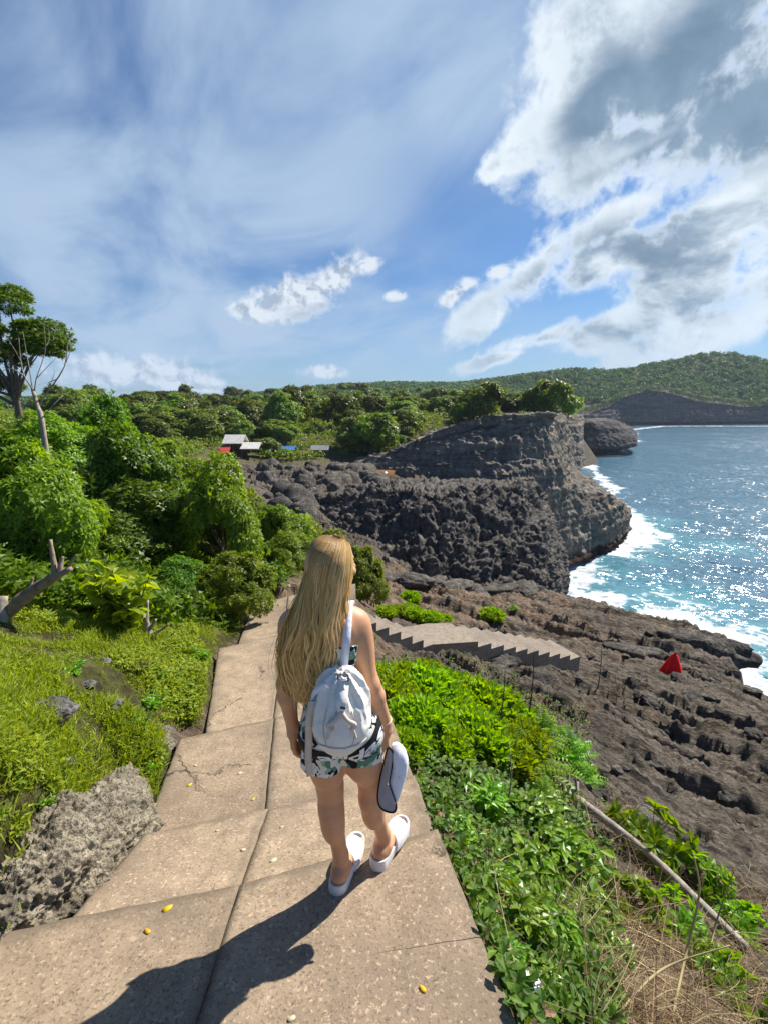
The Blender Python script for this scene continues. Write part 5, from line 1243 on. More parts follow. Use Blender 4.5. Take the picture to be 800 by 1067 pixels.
for px, py, s, k, lb in [(175, 947, .021, 0, 'round yellow fallen petal on the near slab left of the crack'), (154, 971, .016, 0, 'narrow yellow petal just below the round yellow one'), (440, 1031, .015, 0, 'yellow petal on the near slab right of the shadow'), (198, 818, .018, 0, 'yellow petal on the cracked slab'), (264, 833, .012, 0, 'tiny yellow petal beside the centre joint'), (285, 897, .018, 1, 'pale petal right of the centre joint behind the left foot'), (254, 886, .014, 1, 'pale petal left of the centre joint'), (294, 862, .012, 1, 'pale petal on the slab step near the left shin'), (204, 798, .014, 1, 'pale petal on the cracked slab above the yellow one'), (250, 806, .016, 1, 'pale petal near the crack lines'), (304, 1062, .014, 1, 'pale petal inside the shadow at the bottom'), (227, 866, .011, 1, 'tiny pale petal at the left edge of the second slab')]:
    p = on_path(px, py); th = np.linspace(0, 2 * math.pi, 12, endpoint=False); a = RNG.uniform(0, 6)
    poly = np.stack([s * np.cos(th), s * .62 * np.sin(th) * (1 + .2 * np.cos(th)), .0015 + .0025 * np.cos(th) ** 2], 1)
    mb = MB(); mb.prism(poly, (0, 0, .0006)); o = obj('fallen_petal', mb.mesh('fallen_petal', [M_pet[k]]), None, p + (0, 0, .001)); o.rotation_euler = (0, 0, a); tag(o, lb, 'petal')
# ------------------------------------------------------------------ people: one continuous surface from a distance field
class Field:
    def __init__(s, lo, hi, h):
        s.lo = np.array(lo, float); s.h = h; s.n = np.ceil((np.array(hi) - s.lo) / h).astype(int) + 1
        s.F = np.full(tuple(s.n), .12, np.float32); s.ax = [s.lo[i] + h * np.arange(s.n[i]) for i in range(3)]
    def _sub(s, lo, hi):
        a = np.clip(((np.asarray(lo) - s.lo) / s.h).astype(int), 0, s.n); b = np.clip(((np.asarray(hi) - s.lo) / s.h).astype(int) + 2, 0, s.n)
        sl = tuple(slice(i, j) for i, j in zip(a, b)); X = np.stack(np.meshgrid(*[s.ax[i][sl[i]] for i in range(3)], indexing='ij'), -1)
        return sl, X
    def _put(s, sl, d, k, sub=False):
        f = s.F[sl]
        if sub: s.F[sl] = np.maximum(f, -d); return
        if k <= 0: s.F[sl] = np.minimum(f, d); return
        hh = np.clip(.5 + .5 * (f - d) / k, 0, 1); s.F[sl] = f * (1 - hh) + d * hh - k * hh * (1 - hh)
    def cap(s, a, b, ra, rb=None, k=.02, sc=(1, 1, 1), sub=False):
        rb = ra if rb is None else rb; a = np.asarray(a, float); b = np.asarray(b, float); sc = np.asarray(sc, float); m = max(ra, rb) * sc.max() + k * 2 + .03
        sl, X = s._sub(np.minimum(a, b) - m, np.maximum(a, b) + m)
        if X.size == 0: return
        A, B, Xs = a / sc, b / sc, X / sc; ba = B - A; L = ba.dot(ba) + 1e-12
        t_ = np.clip(((Xs - A) @ ba) / L, 0, 1); d = np.linalg.norm(Xs - A - t_[..., None] * ba, axis=-1) - (ra + (rb - ra) * t_)
        s._put(sl, d * sc.min(), k, sub)
    def ell(s, c, r, k=.02, rz=0.0, rx=0.0, sub=False):
        c = np.asarray(c, float); r = np.asarray(r, float); m = r.max() + k * 2 + .03
        sl, X = s._sub(c - m, c + m)
        if X.size == 0: return
        M = np.array(Matrix.Rotation(rz, 3, 'Z') @ Matrix.Rotation(rx, 3, 'X')); q = (X - c) @ M
        k0 = np.linalg.norm(q / r, axis=-1); k1 = np.linalg.norm(q / (r * r), axis=-1) + 1e-9
        s._put(sl, k0 * (k0 - 1) / k1, k, sub)
    def chain(s, pts, rad, k=.012, sc=(1, 1, 1)):
        for i in range(len(pts) - 1): s.cap(pts[i], pts[i + 1], rad[i], rad[i + 1], k, sc)
    def val(s, p):
        q = np.clip((np.asarray(p, float) - s.lo) / s.h, 0, s.n - 1.001); i = q.astype(int); f = q - i; r = 0
        for a in (0, 1):
            for b in (0, 1):
                for c in (0, 1):
                    r = r + s.F[i[:, 0] + a, i[:, 1] + b, i[:, 2] + c] * (f[:, 0] if a else 1 - f[:, 0]) * (f[:, 1] if b else 1 - f[:, 1]) * (f[:, 2] if c else 1 - f[:, 2])
        return r
def surface(F, lo, h):
    """surface nets of F == 0"""
    S = F < 0; nx, ny, nz = F.shape
    idx = np.full((nx - 1, ny - 1, nz - 1), -1, np.int64)
    cs = np.zeros((nx - 1, ny - 1, nz - 1), np.int8)
    for a in (0, 1):
        for b in (0, 1):
            for c in (0, 1): cs += S[a:nx - 1 + a, b:ny - 1 + b, c:nz - 1 + c]
    I = np.argwhere((cs > 0) & (cs < 8)); idx[tuple(I.T)] = np.arange(len(I))
    acc = np.zeros((len(I), 3)); cnt = np.zeros(len(I))
    corners = [(a, b, c) for a in (0, 1) for b in (0, 1) for c in (0, 1)]
    for p in corners:
        for ax in range(3):
            if p[ax]: continue
            q = list(p); q[ax] = 1
            fa = F[tuple((I + p).T)].astype(float); fb = F[tuple((I + q).T)].astype(float); m = (fa < 0) != (fb < 0)
            t_ = fa[m] / (fa[m] - fb[m]); pt = np.tile(np.array(p, float), (m.sum(), 1)); pt[:, ax] = t_
            acc[m] += pt; cnt[m] += 1
    V = (I + acc / cnt[:, None]) * h + lo; Q = []
    for ax in range(3):
        o1, o2 = [i for i in range(3) if i != ax]
        a = [slice(None)] * 3; a[ax] = slice(0, -1); b = [slice(None)] * 3; b[ax] = slice(1, None)
        E = np.argwhere(S[tuple(a)] != S[tuple(b)]); sgn = S[tuple(a)][tuple(E.T)]
        ok = (E[:, o1] > 0) & (E[:, o2] > 0) & (E[:, o1] < F.shape[o1] - 1) & (E[:, o2] < F.shape[o2] - 1); E = E[ok]; sgn = sgn[ok]
        def at_(d1, d2): G_ = E.copy(); G_[:, o1] -= d1; G_[:, o2] -= d2; return idx[tuple(G_.T)]
        q = np.stack([at_(0, 0), at_(1, 0), at_(1, 1), at_(0, 1)], 1)
        flip = sgn if ax != 1 else ~sgn
        q[flip] = q[flip][:, ::-1]; Q.append(q[(q >= 0).all(1)])
    return V, np.concatenate(Q)
GZW = max(PATH_BVH.ray_cast(Vector((a_, b_, 0)), Vector((0, 0, -1)))[0].z for a_, b_ in ((-.199, 1.71), (-.16, 1.86), (-.02, 1.83))) - .003                                  # height of the slab under her feet
W0 = np.array((-.12, 1.74, GZW))
def B(x, y, h): return np.array((x, y, h + GZW))
def yaw(a): return np.array((math.sin(a), math.cos(a), 0)), np.array((math.cos(a), -math.sin(a), 0))
def hand(fd, wrist, d, palmn, thumb_side, curl, scale=1.0, grip=0.0):
    """palm, four jointed fingers and a thumb; d: pointing down the hand, palmn: palm normal, thumb_side: towards the thumb"""
    d, n, t_ = unit(np.array(d, float)), unit(np.array(palmn, float)), unit(np.array(thumb_side, float)); w = np.asarray(wrist)
    fd.cap(w, w + d * .035 * scale, .022, .026, .012)
    pc = w + d * .05 * scale
    for u in (-.026, -.009, .009, .026): fd.cap(w + d * .02 + t_ * u * .6, w + d * .082 * scale + t_ * u, .0125, .0115, .012)
    tips = []
    for i, (u, L) in enumerate(((.027, .066), (.009, .076), (-.009, .070), (-.026, .054))):
        p = w + d * .085 * scale + t_ * u; dirv = d.copy(); pts = [p]; ang = 0
        for sgi, fr in enumerate((.45, .31, .24)):
            ang += curl[sgi] * (1 + .12 * i); dirv = d * math.cos(ang) + n * math.sin(ang); pts.append(pts[-1] + dirv * L * fr * scale)
        fd.chain(pts, (.0098, .0092, .0085, .0072), .004); tips.append(pts)
    b0 = w + d * .028 * scale + t_ * .022; td = unit(d * .62 + t_ * .70 + n * (.25 + grip)); p1 = b0 + td * .034; p2 = p1 + unit(d * .8 + t_ * .25 + n * (.4 + grip)) * .030; p3 = p2 + unit(d * .9 + n * (.3 + grip) - t_ * .05) * .024
    fd.chain([b0, p1, p2, p3], (.0145, .0118, .0100, .0082), .006)
    return tips
def make_woman():
    H = .0045
    fd = Field(W0 + (-.40, -.30, -.03), W0 + (.36, .42, 1.66), H)
    # torso
    fd.ell(B(-.17, 1.725, .885), (.150, .106, .125), .04)
    fd.ell(B(-.238, 1.672, .835), (.088, .092, .088), .03); fd.ell(B(-.104, 1.672, .835), (.088, .092, .088), .03)
    fd.cap(B(-.172, 1.73, .95), B(-.192, 1.735, 1.06), .104, .101, .05, (1, .80, 1))
    fd.ell(B(-.212, 1.735, 1.165), (.131, .094, .165), .05, 0, -.06)
    fd.ell(B(-.272, 1.80, 1.165), (.062, .062, .062), .03); fd.ell(B(-.150, 1.80, 1.165), (.062, .062, .062), .03)
    fd.cap(B(-.335, 1.725, 1.275), B(-.128, 1.725, 1.275), .048, .048, .05)
    fd.cap(B(-.30, 1.72, 1.30), B(-.225, 1.738, 1.375), .036, .040, .04); fd.cap(B(-.16, 1.72, 1.30), B(-.225, 1.738, 1.375), .036, .040, .04)
    fd.cap(B(-.228, 1.738, 1.32), B(-.212, 1.755, 1.43), .050, .047, .025)
    fd.ell(B(-.29, 1.665, 1.22), (.055, .035, .085), .04); fd.ell(B(-.155, 1.665, 1.22), (.055, .035, .085), .04)
    # head, turned to her right
    fy, fx = yaw(R(50)); hc = B(-.208, 1.752, 1.492)
    fd.ell(hc - fy * .012, (.074, .090, .100), .02, -R(50))
    fd.ell(hc + fy * .040 - (0, 0, .055), (.052, .050, .058), .03, -R(50))
    fd.ell(hc + fy * .072 - (0, 0, .098), (.024, .020, .020), .02)
    fd.cap(hc + fy * .086 + (0, 0, .012), hc + fy * .108 - (0, 0, .028), .008, .013, .012); fd.cap(hc + fy * .098 - (0, 0, .030), hc + fy * .094 - (0, 0, .036), .016, .013, .010)
    fd.cap(hc + fy * .080 - fx * .030 + (0, 0, .022), hc + fy * .080 + fx * .030 + (0, 0, .022), .012, .012, .015)
    for sg in (-1, 1):
        fd.ell(hc + fy * .090 + fx * .030 * sg + (0, 0, .002), (.016, .012, .010), .004, -R(50), 0, True)
        fd.ell(hc + fy * .062 + fx * .044 * sg - (0, 0, .026), (.026, .026, .022), .02)
        fd.ell(hc + fx * (.074 if sg > 0 else .062) * sg - (0, 0, .01), (.010, .022, .030), .006, -R(50))
    fd.cap(hc + fy * .090 - fx * .018 - (0, 0, .061), hc + fy * .090 + fx * .018 - (0, 0, .061), .0075, .0075, .006); fd.cap(hc + fy * .089 - fx * .015 - (0, 0, .072), hc + fy * .089 + fx * .015 - (0, 0, .072), .0085, .0085, .006)
    # arms
    sR, eR, wR = B(-.108, 1.722, 1.262), B(-.052, 1.690, 1.02), B(.006, 1.735, .815)
    sL, eL, wL = B(-.352, 1.715, 1.262), B(-.385, 1.690, 1.02), B(-.372, 1.715, .815)
    for s_, e_, w_, sg in ((sR, eR, wR, 1), (sL, eL, wL, -1)):
        fd.ell(s_ + (sg * .006, 0, -.012), (.048, .048, .058), .04)
        fd.cap(s_, e_, .042, .033, .03); fd.ell((s_ + e_) / 2 + (0, .012, .02), (.038, .041, .09), .03)
        m = e_ * .72 + w_ * .28; fd.cap(e_, m, .035, .037, .02); fd.cap(m, w_, .037, .0235, .02)
    tr = hand(fd, wR, (.10, .05, -.99), (-.95, .1, 0), (.15, .98, .1), (.55, .85, .6), 1.0, .35)
    hand(fd, wL, (.02, .06, -.99), (.96, .15, 0), (-.1, .99, .15), (.18, .28, .2))
    # legs
    hL, kL, aL = B(-.243, 1.715, .80), B(-.228, 1.728, .455), B(-.190, 1.742, .075)
    hR, kR, aR = B(-.100, 1.720, .80), B(-.058, 1.775, .455), B(-.004, 1.855, .075)
    for h_, k_, a_, fa, hx in ((hL, kL, aL, R(17), -1), (hR, kR, aR, R(30), 1)):
        f, sd = yaw(fa); f = f; sd = sd
        fd.cap(h_, k_ + (0, 0, .05), .084, .053, .04); fd.ell(h_ * .62 + k_ * .38 - f * .012, (.072, .074, .13), .04)
        fd.cap(k_ + (0, 0, .06), k_ - (0, 0, .05), .050, .045, .03); fd.ell(k_ + f * .012, (.046, .046, .05), .03)
        c1 = k_ * .70 + a_ * .30 - f * .016; fd.ell(c1, (.050, .050, .10), .04); fd.cap(k_ - (0, 0, .04), a_ + (0, 0, .05), .045, .031, .03); fd.cap(a_ + (0, 0, .07), a_ - (0, 0, .015), .031, .034, .02)
        fd.ell(a_ + sd * .03 + (0, 0, .005), (.010, .012, .012), .012); fd.ell(a_ - sd * .03 + (0, 0, .012), (.010, .012, .012), .012)
        so = np.array((0, 0, .030))
        heel = np.array((a_[0], a_[1], GZW)) - f * .028 + (0, 0, .060); ball = np.array((a_[0], a_[1], GZW)) + f * .125 + (0, 0, .046)
        fd.ell(heel, (.030, .036, .036), .02, -fa); fd.cap(a_ - (0, 0, .005), ball + (0, 0, .010) - f * .02, .032, .024, .03, (1, 1, .95)); fd.cap(heel, ball, .028, .024, .03)
        fd.cap(ball - sd * .022, ball + sd * .020, .020, .018, .02)
        for i in range(5):
            u = (.030 - .0145 * i) * -hx; tb = ball + sd * u + f * (.012 - .004 * i); fd.cap(tb, tb + f * (.050 - .006 * i) - (0, 0, .006), (.0125, .0095, .009, .0085, .008)[i], (.0115, .0085, .008, .0075, .007)[i], .006)
    V, Q = surface(fd.F, fd.lo, H)
    return fd, V, Q, dict(fy=fy, fx=fx, hc=hc, wR=wR, tips=tr, feet=((aL, R(17), -1), (aR, R(30), 1)))
fd, BV, BQ, J = make_woman()
ms, t, b = new_mat('tanned_skin', .48, .4)
nz = t.math('ADD', t.math('MULTIPLY', t.noise(t.objco(), 6, 4, .6), .55), t.math('MULTIPLY', t.noise(t.objco(), 45, 4, .65), .45))
t.link(t.ramp(nz, ((.3, (.57, .28, .145)), (.7, (.68, .365, .20)))), b.inputs['Base Color']); b.inputs['Subsurface Weight'].default_value = .12; b.inputs['Subsurface Radius'].default_value = (.02, .008, .004)
t.link(t.bump(t.noise(t.objco(), 220, 2), .08, .002), b.inputs['Normal'])
woman = thing('person', 'woman with long wavy blond hair, white backpack and patterned shorts standing on the walkway', 'person', W0)
def wobj(name, v, q, mats, parent=woman, smooth_=True):
    o = obj(name, mesh_np(name, np.asarray(v) - W0, q, smooth_, mats), parent); return o
wobj('body', BV, BQ, [ms])
# --- patterned playsuit
mf, t, b = new_mat('leaf_print_fabric', .85, .2)
oc_ = t.objco(); wv = t.vmath('ADD', oc_, t.vmath('SCALE', t.noise(oc_, 14, 3, .5, 0, 1), .10))
st_ = t.n('ShaderNodeTexWave', wave_type='BANDS', bands_direction='DIAGONAL'); t.put(st_.inputs['Vector'], wv); st_.inputs['Scale'].default_value = 9; st_.inputs['Distortion'].default_value = 5; st_.inputs['Detail'].default_value = 1
blk = t.voro(t.mapping(wv, (1, 1, .42), (0, .6, 0)), 42, 'F1', 'Color'); sepc = t.n('ShaderNodeSeparateColor'); t.link(blk, sepc.inputs[0])
colr = t.ramp(sepc.outputs[0], ((0, (.74, .71, .60)), (.24, (.012, .012, .014)), (.44, (.10, .23, .17)), (.62, (.32, .42, .30)), (.80, (.74, .70, .60))), 'CONSTANT')
stripe = t.ramp(st_.outputs['Fac'], ((0, 0.0), (.40, 1.0)), 'CONSTANT')
colr = t.mix(t.math('MULTIPLY', t.math('LESS_THAN', t.noise(oc_, 7, 2), .52), stripe), colr, t.mix(t.math('GREATER_THAN', sepc.outputs[1], .5), (.78, .79, .76, 1), (.015, .015, .017, 1)))
t.link(colr, b.inputs['Base Color']); t.link(t.bump(t.noise(oc_, 30, 4), .4, .006), b.inputs['Normal'])
X, Y_, Z = np.meshgrid(*fd.ax, indexing='ij', sparse=True)
arm = Field(fd.lo, fd.lo + (fd.n - 1) * fd.h, fd.h)
for s_, e_, w_ in ((B(-.098, 1.722, 1.262), B(-.050, 1.690, 1.02), B(.006, 1.735, .815)), (B(-.362, 1.715, 1.262), B(-.387, 1.690, 1.02), B(-.372, 1.715, .815))):
    arm.cap(s_ + (0, 0, .04), e_, .058, .046, 0); arm.cap(e_, w_, .046, .04, 0); arm.cap(w_, w_ - (0, 0, .19), .055, .05, 0)
arm.F = arm.F[:fd.F.shape[0], :fd.F.shape[1], :fd.F.shape[2]]
wav = .004 * np.sin(X * 70 + 1.0) + .003 * np.sin(X * 31 + Y_ * 40)
hem = (Z - GZW) - .672 - wav - .015 * np.sign(X + .17); top = (Z - GZW) - 1.235 + .15 * np.clip(1.78 - Y_, 0, .2)
suit = np.maximum(np.maximum(np.maximum(fd.F - .009 - .013 * np.clip((.86 - (Z - GZW)) / .15, 0, 1), -hem), top), -(arm.F - .014))
FS = fd.F.copy(); fd.F = np.maximum(fd.F, -(arm.F - .012))
V, Q = surface(suit.astype(np.float32), fd.lo, fd.h); wobj('playsuit', V, Q, [mf])
# --- black band with lettering round the hips
def on_suit(theta, h, off):
    """outermost point of the suit at bearing theta (0 = back, + to the right) and height h"""
    c = np.stack([np.full_like(h, -.17), np.full_like(h, 1.715), h + GZW], 1); d = np.stack([np.sin(theta), -np.cos(theta), 0 * theta], 1)
    best = np.full(len(h), .05)
    for s_ in np.linspace(.20, .05, 140):
        v = fd.val(c + d * s_) - .009 - .013 * np.clip((.86 - h) / .15, 0, 1); m = (v < off) & (best <= .0501); best = np.where(m, s_, best)
    return c + d * best[:, None]
def band_h(th): return .775 + .105 * smooth(.1, 1.45, th) + .04 * smooth(.1, 1.3, -th)
nt_, nh_ = 120, 8; th = np.linspace(-1.12, 1.22, nt_); hh = np.linspace(-.034, .034, nh_)
TT, HH = np.meshgrid(th, hh); pts = on_suit(TT.ravel(), band_h(TT.ravel()) + HH.ravel(), .004)
M_blk = simple('black_elastic', (.012, .012, .013), .75, .2, 40)
band_o = wobj('waist_band', pts, grid_faces(nh_, nt_), [M_blk])
cu = bpy.data.curves.new('lettering', 'FONT'); cu.body = 'adidas'; cu.size = 1; cu.align_x = 'LEFT'; cu.offset = .03; cu.space_character = .98
to = bpy.data.objects.new('lettering', cu); COL.objects.link(to); bpy.context.view_layer.update()
tm = bpy.data.meshes.new_from_object(to.evaluated_get(bpy.context.evaluated_depsgraph_get())); bpy.data.objects.remove(to)
bm = bmesh.new(); bm.from_mesh(tm); bmesh.ops.triangulate(bm, faces=bm.faces); bmesh.ops.subdivide_edges(bm, edges=[e for e in bm.edges if e.calc_length() > .12], cuts=3, use_grid_fill=False); bmesh.ops.triangulate(bm, faces=bm.faces)
lv = np.array([v.co[:] for v in bm.verts]); lf = np.array([[v.index for v in f.verts] for f in bm.faces]); bm.free()
wd = lv[:, 0].max()
th_l = -.52 + (lv[:, 0] / wd) * 1.66; lh = band_h(th_l) + (lv[:, 1] - .36) * .074
wobj('lettering', on_suit(th_l, lh, .0065), lf, [simple('white_print', (.82, .82, .80), .7, .03)], band_o, False)
fd.F = FS
# --- hair
ROWS = [(1.609, -.207, 1.758, .004, .004), (1.597, -.207, 1.757, .050, .055), (1.570, -.206, 1.752, .076, .088), (1.530, -.206, 1.748, .088, .104), (1.48, -.208, 1.745, .092, .108), (1.43, -.214, 1.738, .094, .104), (1.37, -.228, 1.722, .100, .098), (1.29, -.252, 1.702, .116, .100), (1.20, -.274, 1.685, .124, .088), (1.12, -.284, 1.675, .118, .076), (1.05, -.286, 1.670, .106, .064), (.985, -.280, 1.666, .088, .050), (.93, -.270, 1.664, .066, .040)]
ROWS = np.array(ROWS)
def hair_pt(u, phi, rad):
    """u 0..1 along the length, phi bearing from the back (+ right), rad 0..1 depth"""
    k = u * (len(ROWS) - 1); r = np.stack([np.interp(k, np.arange(len(ROWS)), ROWS[:, i]) for i in range(5)], -1)
    return np.stack([r[..., 1] + np.sin(phi) * r[..., 3] * rad, r[..., 2] - np.cos(phi) * r[..., 4] * rad, r[..., 0] + GZW], -1)
def phi_range(u):
    lo = np.interp(u, [0, .35, .55, .8, 1], [R(-170), R(-165), R(-125), R(-110), R(-110)]); hi = np.interp(u, [0, .2, .35, .5, .65, 1], [R(170), R(95), R(76), R(66), R(72), R(85)]); return lo, hi
NS, NK = 2600, 34
u = np.linspace(0, 1, NK)[None, :]; a = RNG.uniform(0, 1, (NS, 1)); end = RNG.uniform(.80, 1.0, (NS, 1)); uu = .02 + u * (end - .02)
lo, hi = phi_range(uu); rad = RNG.uniform(.86, 1.0, (NS, 1)) ** 1.0 + .045 * RNG.normal(size=(NS, 1)) * np.clip(uu - .3, 0, 1)
ww = RNG.uniform(0, 6.28, (NS, 1)); clump = np.floor(a * 26); cr = np.random.default_rng(3).uniform(0, 6.28, 27)[clump.astype(int)]
ac = (clump + .5) / 26; am = a + (ac - a) * .55 * np.clip((uu - .35) * 1.6, 0, 1)           # locks draw together downwards
phi = lo + (hi - lo) * am + np.clip(uu - .25, 0, 1) * (.24 * np.sin(uu * 30 + cr) + .08 * np.sin(uu * 55 + ww))
pt = hair_pt(uu, phi, rad * (1 + .06 * np.clip(uu - .3, 0, 1) * np.sin(uu * 26 + cr * 1.7)))
pt[..., 0] += .006 * np.sin(uu * 24 + ww) * np.clip(uu - .2, 0, 1)
fl = RNG.uniform(size=(NS, 1)) < .15; pt += (RNG.normal(0, .022, (NS, 1, 3)) * fl[..., None]) * (np.clip(uu - .25, 0, 1)[..., None])
tan = unit(np.gradient(pt, axis=1)); out = unit(np.stack([np.sin(phi), -np.cos(phi), 0 * phi + .2], -1)); side = unit(np.cross(tan, out))
wdt = (.0034 * np.sin(np.clip(u * 3.1 + .25, 0, math.pi)) ** .4 * RNG.uniform(.6, 1.2, (NS, 1)))[..., None]
V = np.stack([pt - side * wdt, pt + out * wdt * .45, pt + side * wdt], 2)
i = np.arange(NS)[:, None, None] * NK * 3; k = np.arange(NK - 1)[None, :, None] * 3
q = np.concatenate([(i + k + np.array((0, 1, 4, 3))).reshape(-1, 4), (i + k + np.array((1, 2, 5, 4))).reshape(-1, 4)])
mh, t, b = new_mat('blond_hair', .52, .22)
along = t.attr('along'); isl = t.island()
hcol = t.ramp(along, ((0, (.36, .215, .085)), (.22, (.60, .375, .135)), (.55, (.86, .57, .20)), (1, (.95, .70, .30))))
hsv = t.n('ShaderNodeHueSaturation'); t.put(hsv.inputs['Value'], t.math('MULTIPLY_ADD', isl, .75, .62)); t.put(hsv.inputs['Saturation'], t.math('MULTIPLY_ADD', isl, -.25, 1.1)); t.link(hcol, hsv.inputs['Color'])
t.link(hsv.outputs[0], b.inputs['Base Color']); 
trn = t.n('ShaderNodeBsdfTranslucent'); t.link(hsv.outputs[0], trn.inputs[0]); mxs = t.n('ShaderNodeMixShader'); mxs.inputs[0].default_value = .32
t.link(b.outputs[0], mxs.inputs[1]); t.link(trn.outputs[0], mxs.inputs[2]); t.link(mxs.outputs[0], mh.node_tree.nodes['Material Output'].inputs[0])
hm = mesh_np('hair', V.reshape(-1, 3) - W0, q, True, [mh]); attr(hm, 'along', np.repeat(uu.ravel(), 3))
hair_o = obj('hair', hm, woman)
nu, nphi = 60, 48; U = np.linspace(0.0, .93, nu)[:, None]; lo, hi = phi_range(U); PH = lo + (hi - lo) * np.linspace(0, 1, nphi)[None]
core = np.concatenate([hair_pt(U + 0 * PH, PH, .90 - .10 * U), hair_pt(U + 0 * PH, PH, .60 + 0 * PH)[:, ::-1]], 1)
cm = mesh_np('hair_core', core.reshape(-1, 3) - W0, grid_faces(nu, nphi * 2, True), True, [mh]); attr(cm, 'along', np.repeat(U[:, 0] * .6, nphi * 2))
obj('under_layer', cm, hair_o)
# --- eyes
eb = MB()
for sg in (-1, 1):
    bmx = bmesh.new(); bmesh.ops.create_uvsphere(bmx, u_segments=16, v_segments=10, radius=.0115); v = np.array([x.co[:] for x in bmx.verts]); fq = [[x.index for x in f.verts] for f in bmx.faces]; bmx.free()
    o = mesh_np('eye', v + (J['hc'] + J['fy'] * .080 + J['fx'] * .030 * sg + (0, 0, .002) - W0), [np.array([f for f in fq if len(f) == 4]), np.array([f for f in fq if len(f) == 3])], True, [simple('eye_white', (.5, .45, .4), .2, .05)]); obj('eye', o, woman)
# --- slides
M_sl = simple('white_foam_rubber', (.72, .71, .69), .55, .03, 20, .1)
for (aJ, fa, hx) in J['feet']:
    f, sd = yaw(fa); o0 = np.array((aJ[0], aJ[1], GZW)); fs = Field(o0 - (.24, .24, .01), o0 + (.24, .30, .13), .0035)
    L = lambda x, y, z: o0 + f * x + sd * y + np.array((0, 0, z))
    flat = Field(fs.lo, fs.lo + (fs.n - 1) * fs.h, fs.h)
    for p0, p1, r0, r1 in ((L(-.040, 0, 0), L(.06, 0, 0), .040, .040), (L(.06, 0, 0), L(.150, .003 * hx, 0), .040, .049), (L(.150, .003 * hx, 0), L(.182, -.002 * hx, 0), .049, .041)):
        P0, P1 = p0[:2], p1[:2]; Xg = np.stack(np.meshgrid(fs.ax[0], fs.ax[1], indexing='ij'), -1); ba = P1 - P0; tq = np.clip(((Xg - P0) @ ba) / ba.dot(ba), 0, 1)
        d2 = np.linalg.norm(Xg - P0 - tq[..., None] * ba, axis=-1) - (r0 + (r1 - r0) * tq)
        dd_ = d2 if p0 is None or 'acc' not in locals() or acc is None else np.minimum(acc, d2); acc = dd_
    Zg = fs.ax[2][None, None, :] - GZW; d2 = acc[..., None]
    fx_ = ((np.stack(np.meshgrid(fs.ax[0], fs.ax[1], indexing='ij'), -1) - o0[:2]) @ f[:2])[..., None]; sx_ = ((np.stack(np.meshgrid(fs.ax[0], fs.ax[1], indexing='ij'), -1) - o0[:2]) @ sd[:2])[..., None]
    sole = np.maximum(d2, np.abs(Zg - .0165) - .0155) - .0015
    rim = np.maximum(np.maximum(d2, -(d2 + .010)), np.abs(Zg - .022) - (.022 + .010 * np.clip((-fx_ - .0) / .06, 0, 1)))
    e = np.sqrt(((fx_ - .105) / .115) ** 2 + (sx_ / .0525) ** 2 + ((Zg - .020) / .068) ** 2) - 1; e = e * .052
    up = np.maximum(np.maximum(np.abs(e) - .0048, -(Zg - .012)), np.maximum(-(fx_ - .045 - .35 * np.clip(Zg - .03, 0, .1)), fx_ - .178 + .25 * np.clip(Zg - .02, 0, .1)))
    sd_f = np.minimum(np.minimum(sole, rim), up).astype(np.float32); acc = None
    V, Q = surface(sd_f, fs.lo, fs.h); wobj('slide', V, Q, [M_sl])
# --- backpack
M_bag = simple('white_canvas', (.80, .77, .70), .8, .05, 26, .35, .2, .006); M_bag2 = simple('beige_canvas', (.60, .52, .44), .8, .08, 30, .3)
bc = B(-.158, 1.560, .985); fb = Field(bc - (.19, .19, .26), bc + (.19, .17, .25), .005)
fb.ell(bc + (0, .0, -.035), (.104, .082, .122), .03, 0, -.22); fb.ell(bc + (0, .022, .065), (.088, .062, .105), .05, 0, -.28); fb.ell(bc + (.0, .045, -.02), (.096, .055, .142), .05, 0, -.1)
Xb = np.stack(np.meshgrid(*fb.ax, indexing='ij'), -1); q = (Xb - bc)
ang = np.arctan2(q[..., 0], -(q[..., 1] - .02)); up_ = np.clip((q[..., 2] + .06) / .18, 0, 1)
fb.F += (.0055 * up_ * np.sin(ang * 9 + 1.2 + q[..., 2] * 8) + .003 * np.sin(ang * 21 + q[..., 2] * 30) * up_).astype(np.float32)
fb.F -= (.0065 * fbm(q.reshape(-1, 3) * (20, 20, 12), 4, 5, .5, True).reshape(fb.F.shape)).astype(np.float32)
V, Q = surface(fb.F, fb.lo, fb.h)
bag = thing('backpack', 'small white drawstring backpack worn on the back of the woman', 'backpack', bc)
def bobj(name, v, q, mats, parent=bag): return obj(name, mesh_np(name, np.asarray(v) - bc, q, True, mats), parent)
bobj('pouch', V, Q, [M_bag])
# flap, drawstring knot, cords
def ribbon(pts, w_, side, th_=.0022, n=30):
    pts = catmull(np.array(pts), n); sd_ = unit(np.broadcast_to(np.asarray(side, float), pts.shape)); tan = unit(np.gradient(pts, axis=0)); sd_ = unit(sd_ - tan * np.sum(sd_ * tan, 1)[:, None]); nn = np.cross(tan, sd_)
    w_ = np.broadcast_to(np.asarray(w_, float), (n,))[:, None]
    V = np.stack([pts - sd_ * w_ / 2 - nn * th_, pts + sd_ * w_ / 2 - nn * th_, pts + sd_ * w_ / 2 + nn * th_, pts - sd_ * w_ / 2 + nn * th_], 1).reshape(-1, 3)
    return V, grid_faces(n, 4, True)
def bag_at(x, h, off=.004):
    """outer face of the bag seen from behind at x, h"""
    for y_ in np.linspace(bc[1] - .18, bc[1] + .15, 400):
        if fb.val(np.array([[x, y_, h + GZW]]))[0] < off: return np.array((x, y_, h + GZW))
    return np.array((x, bc[1], h + GZW))
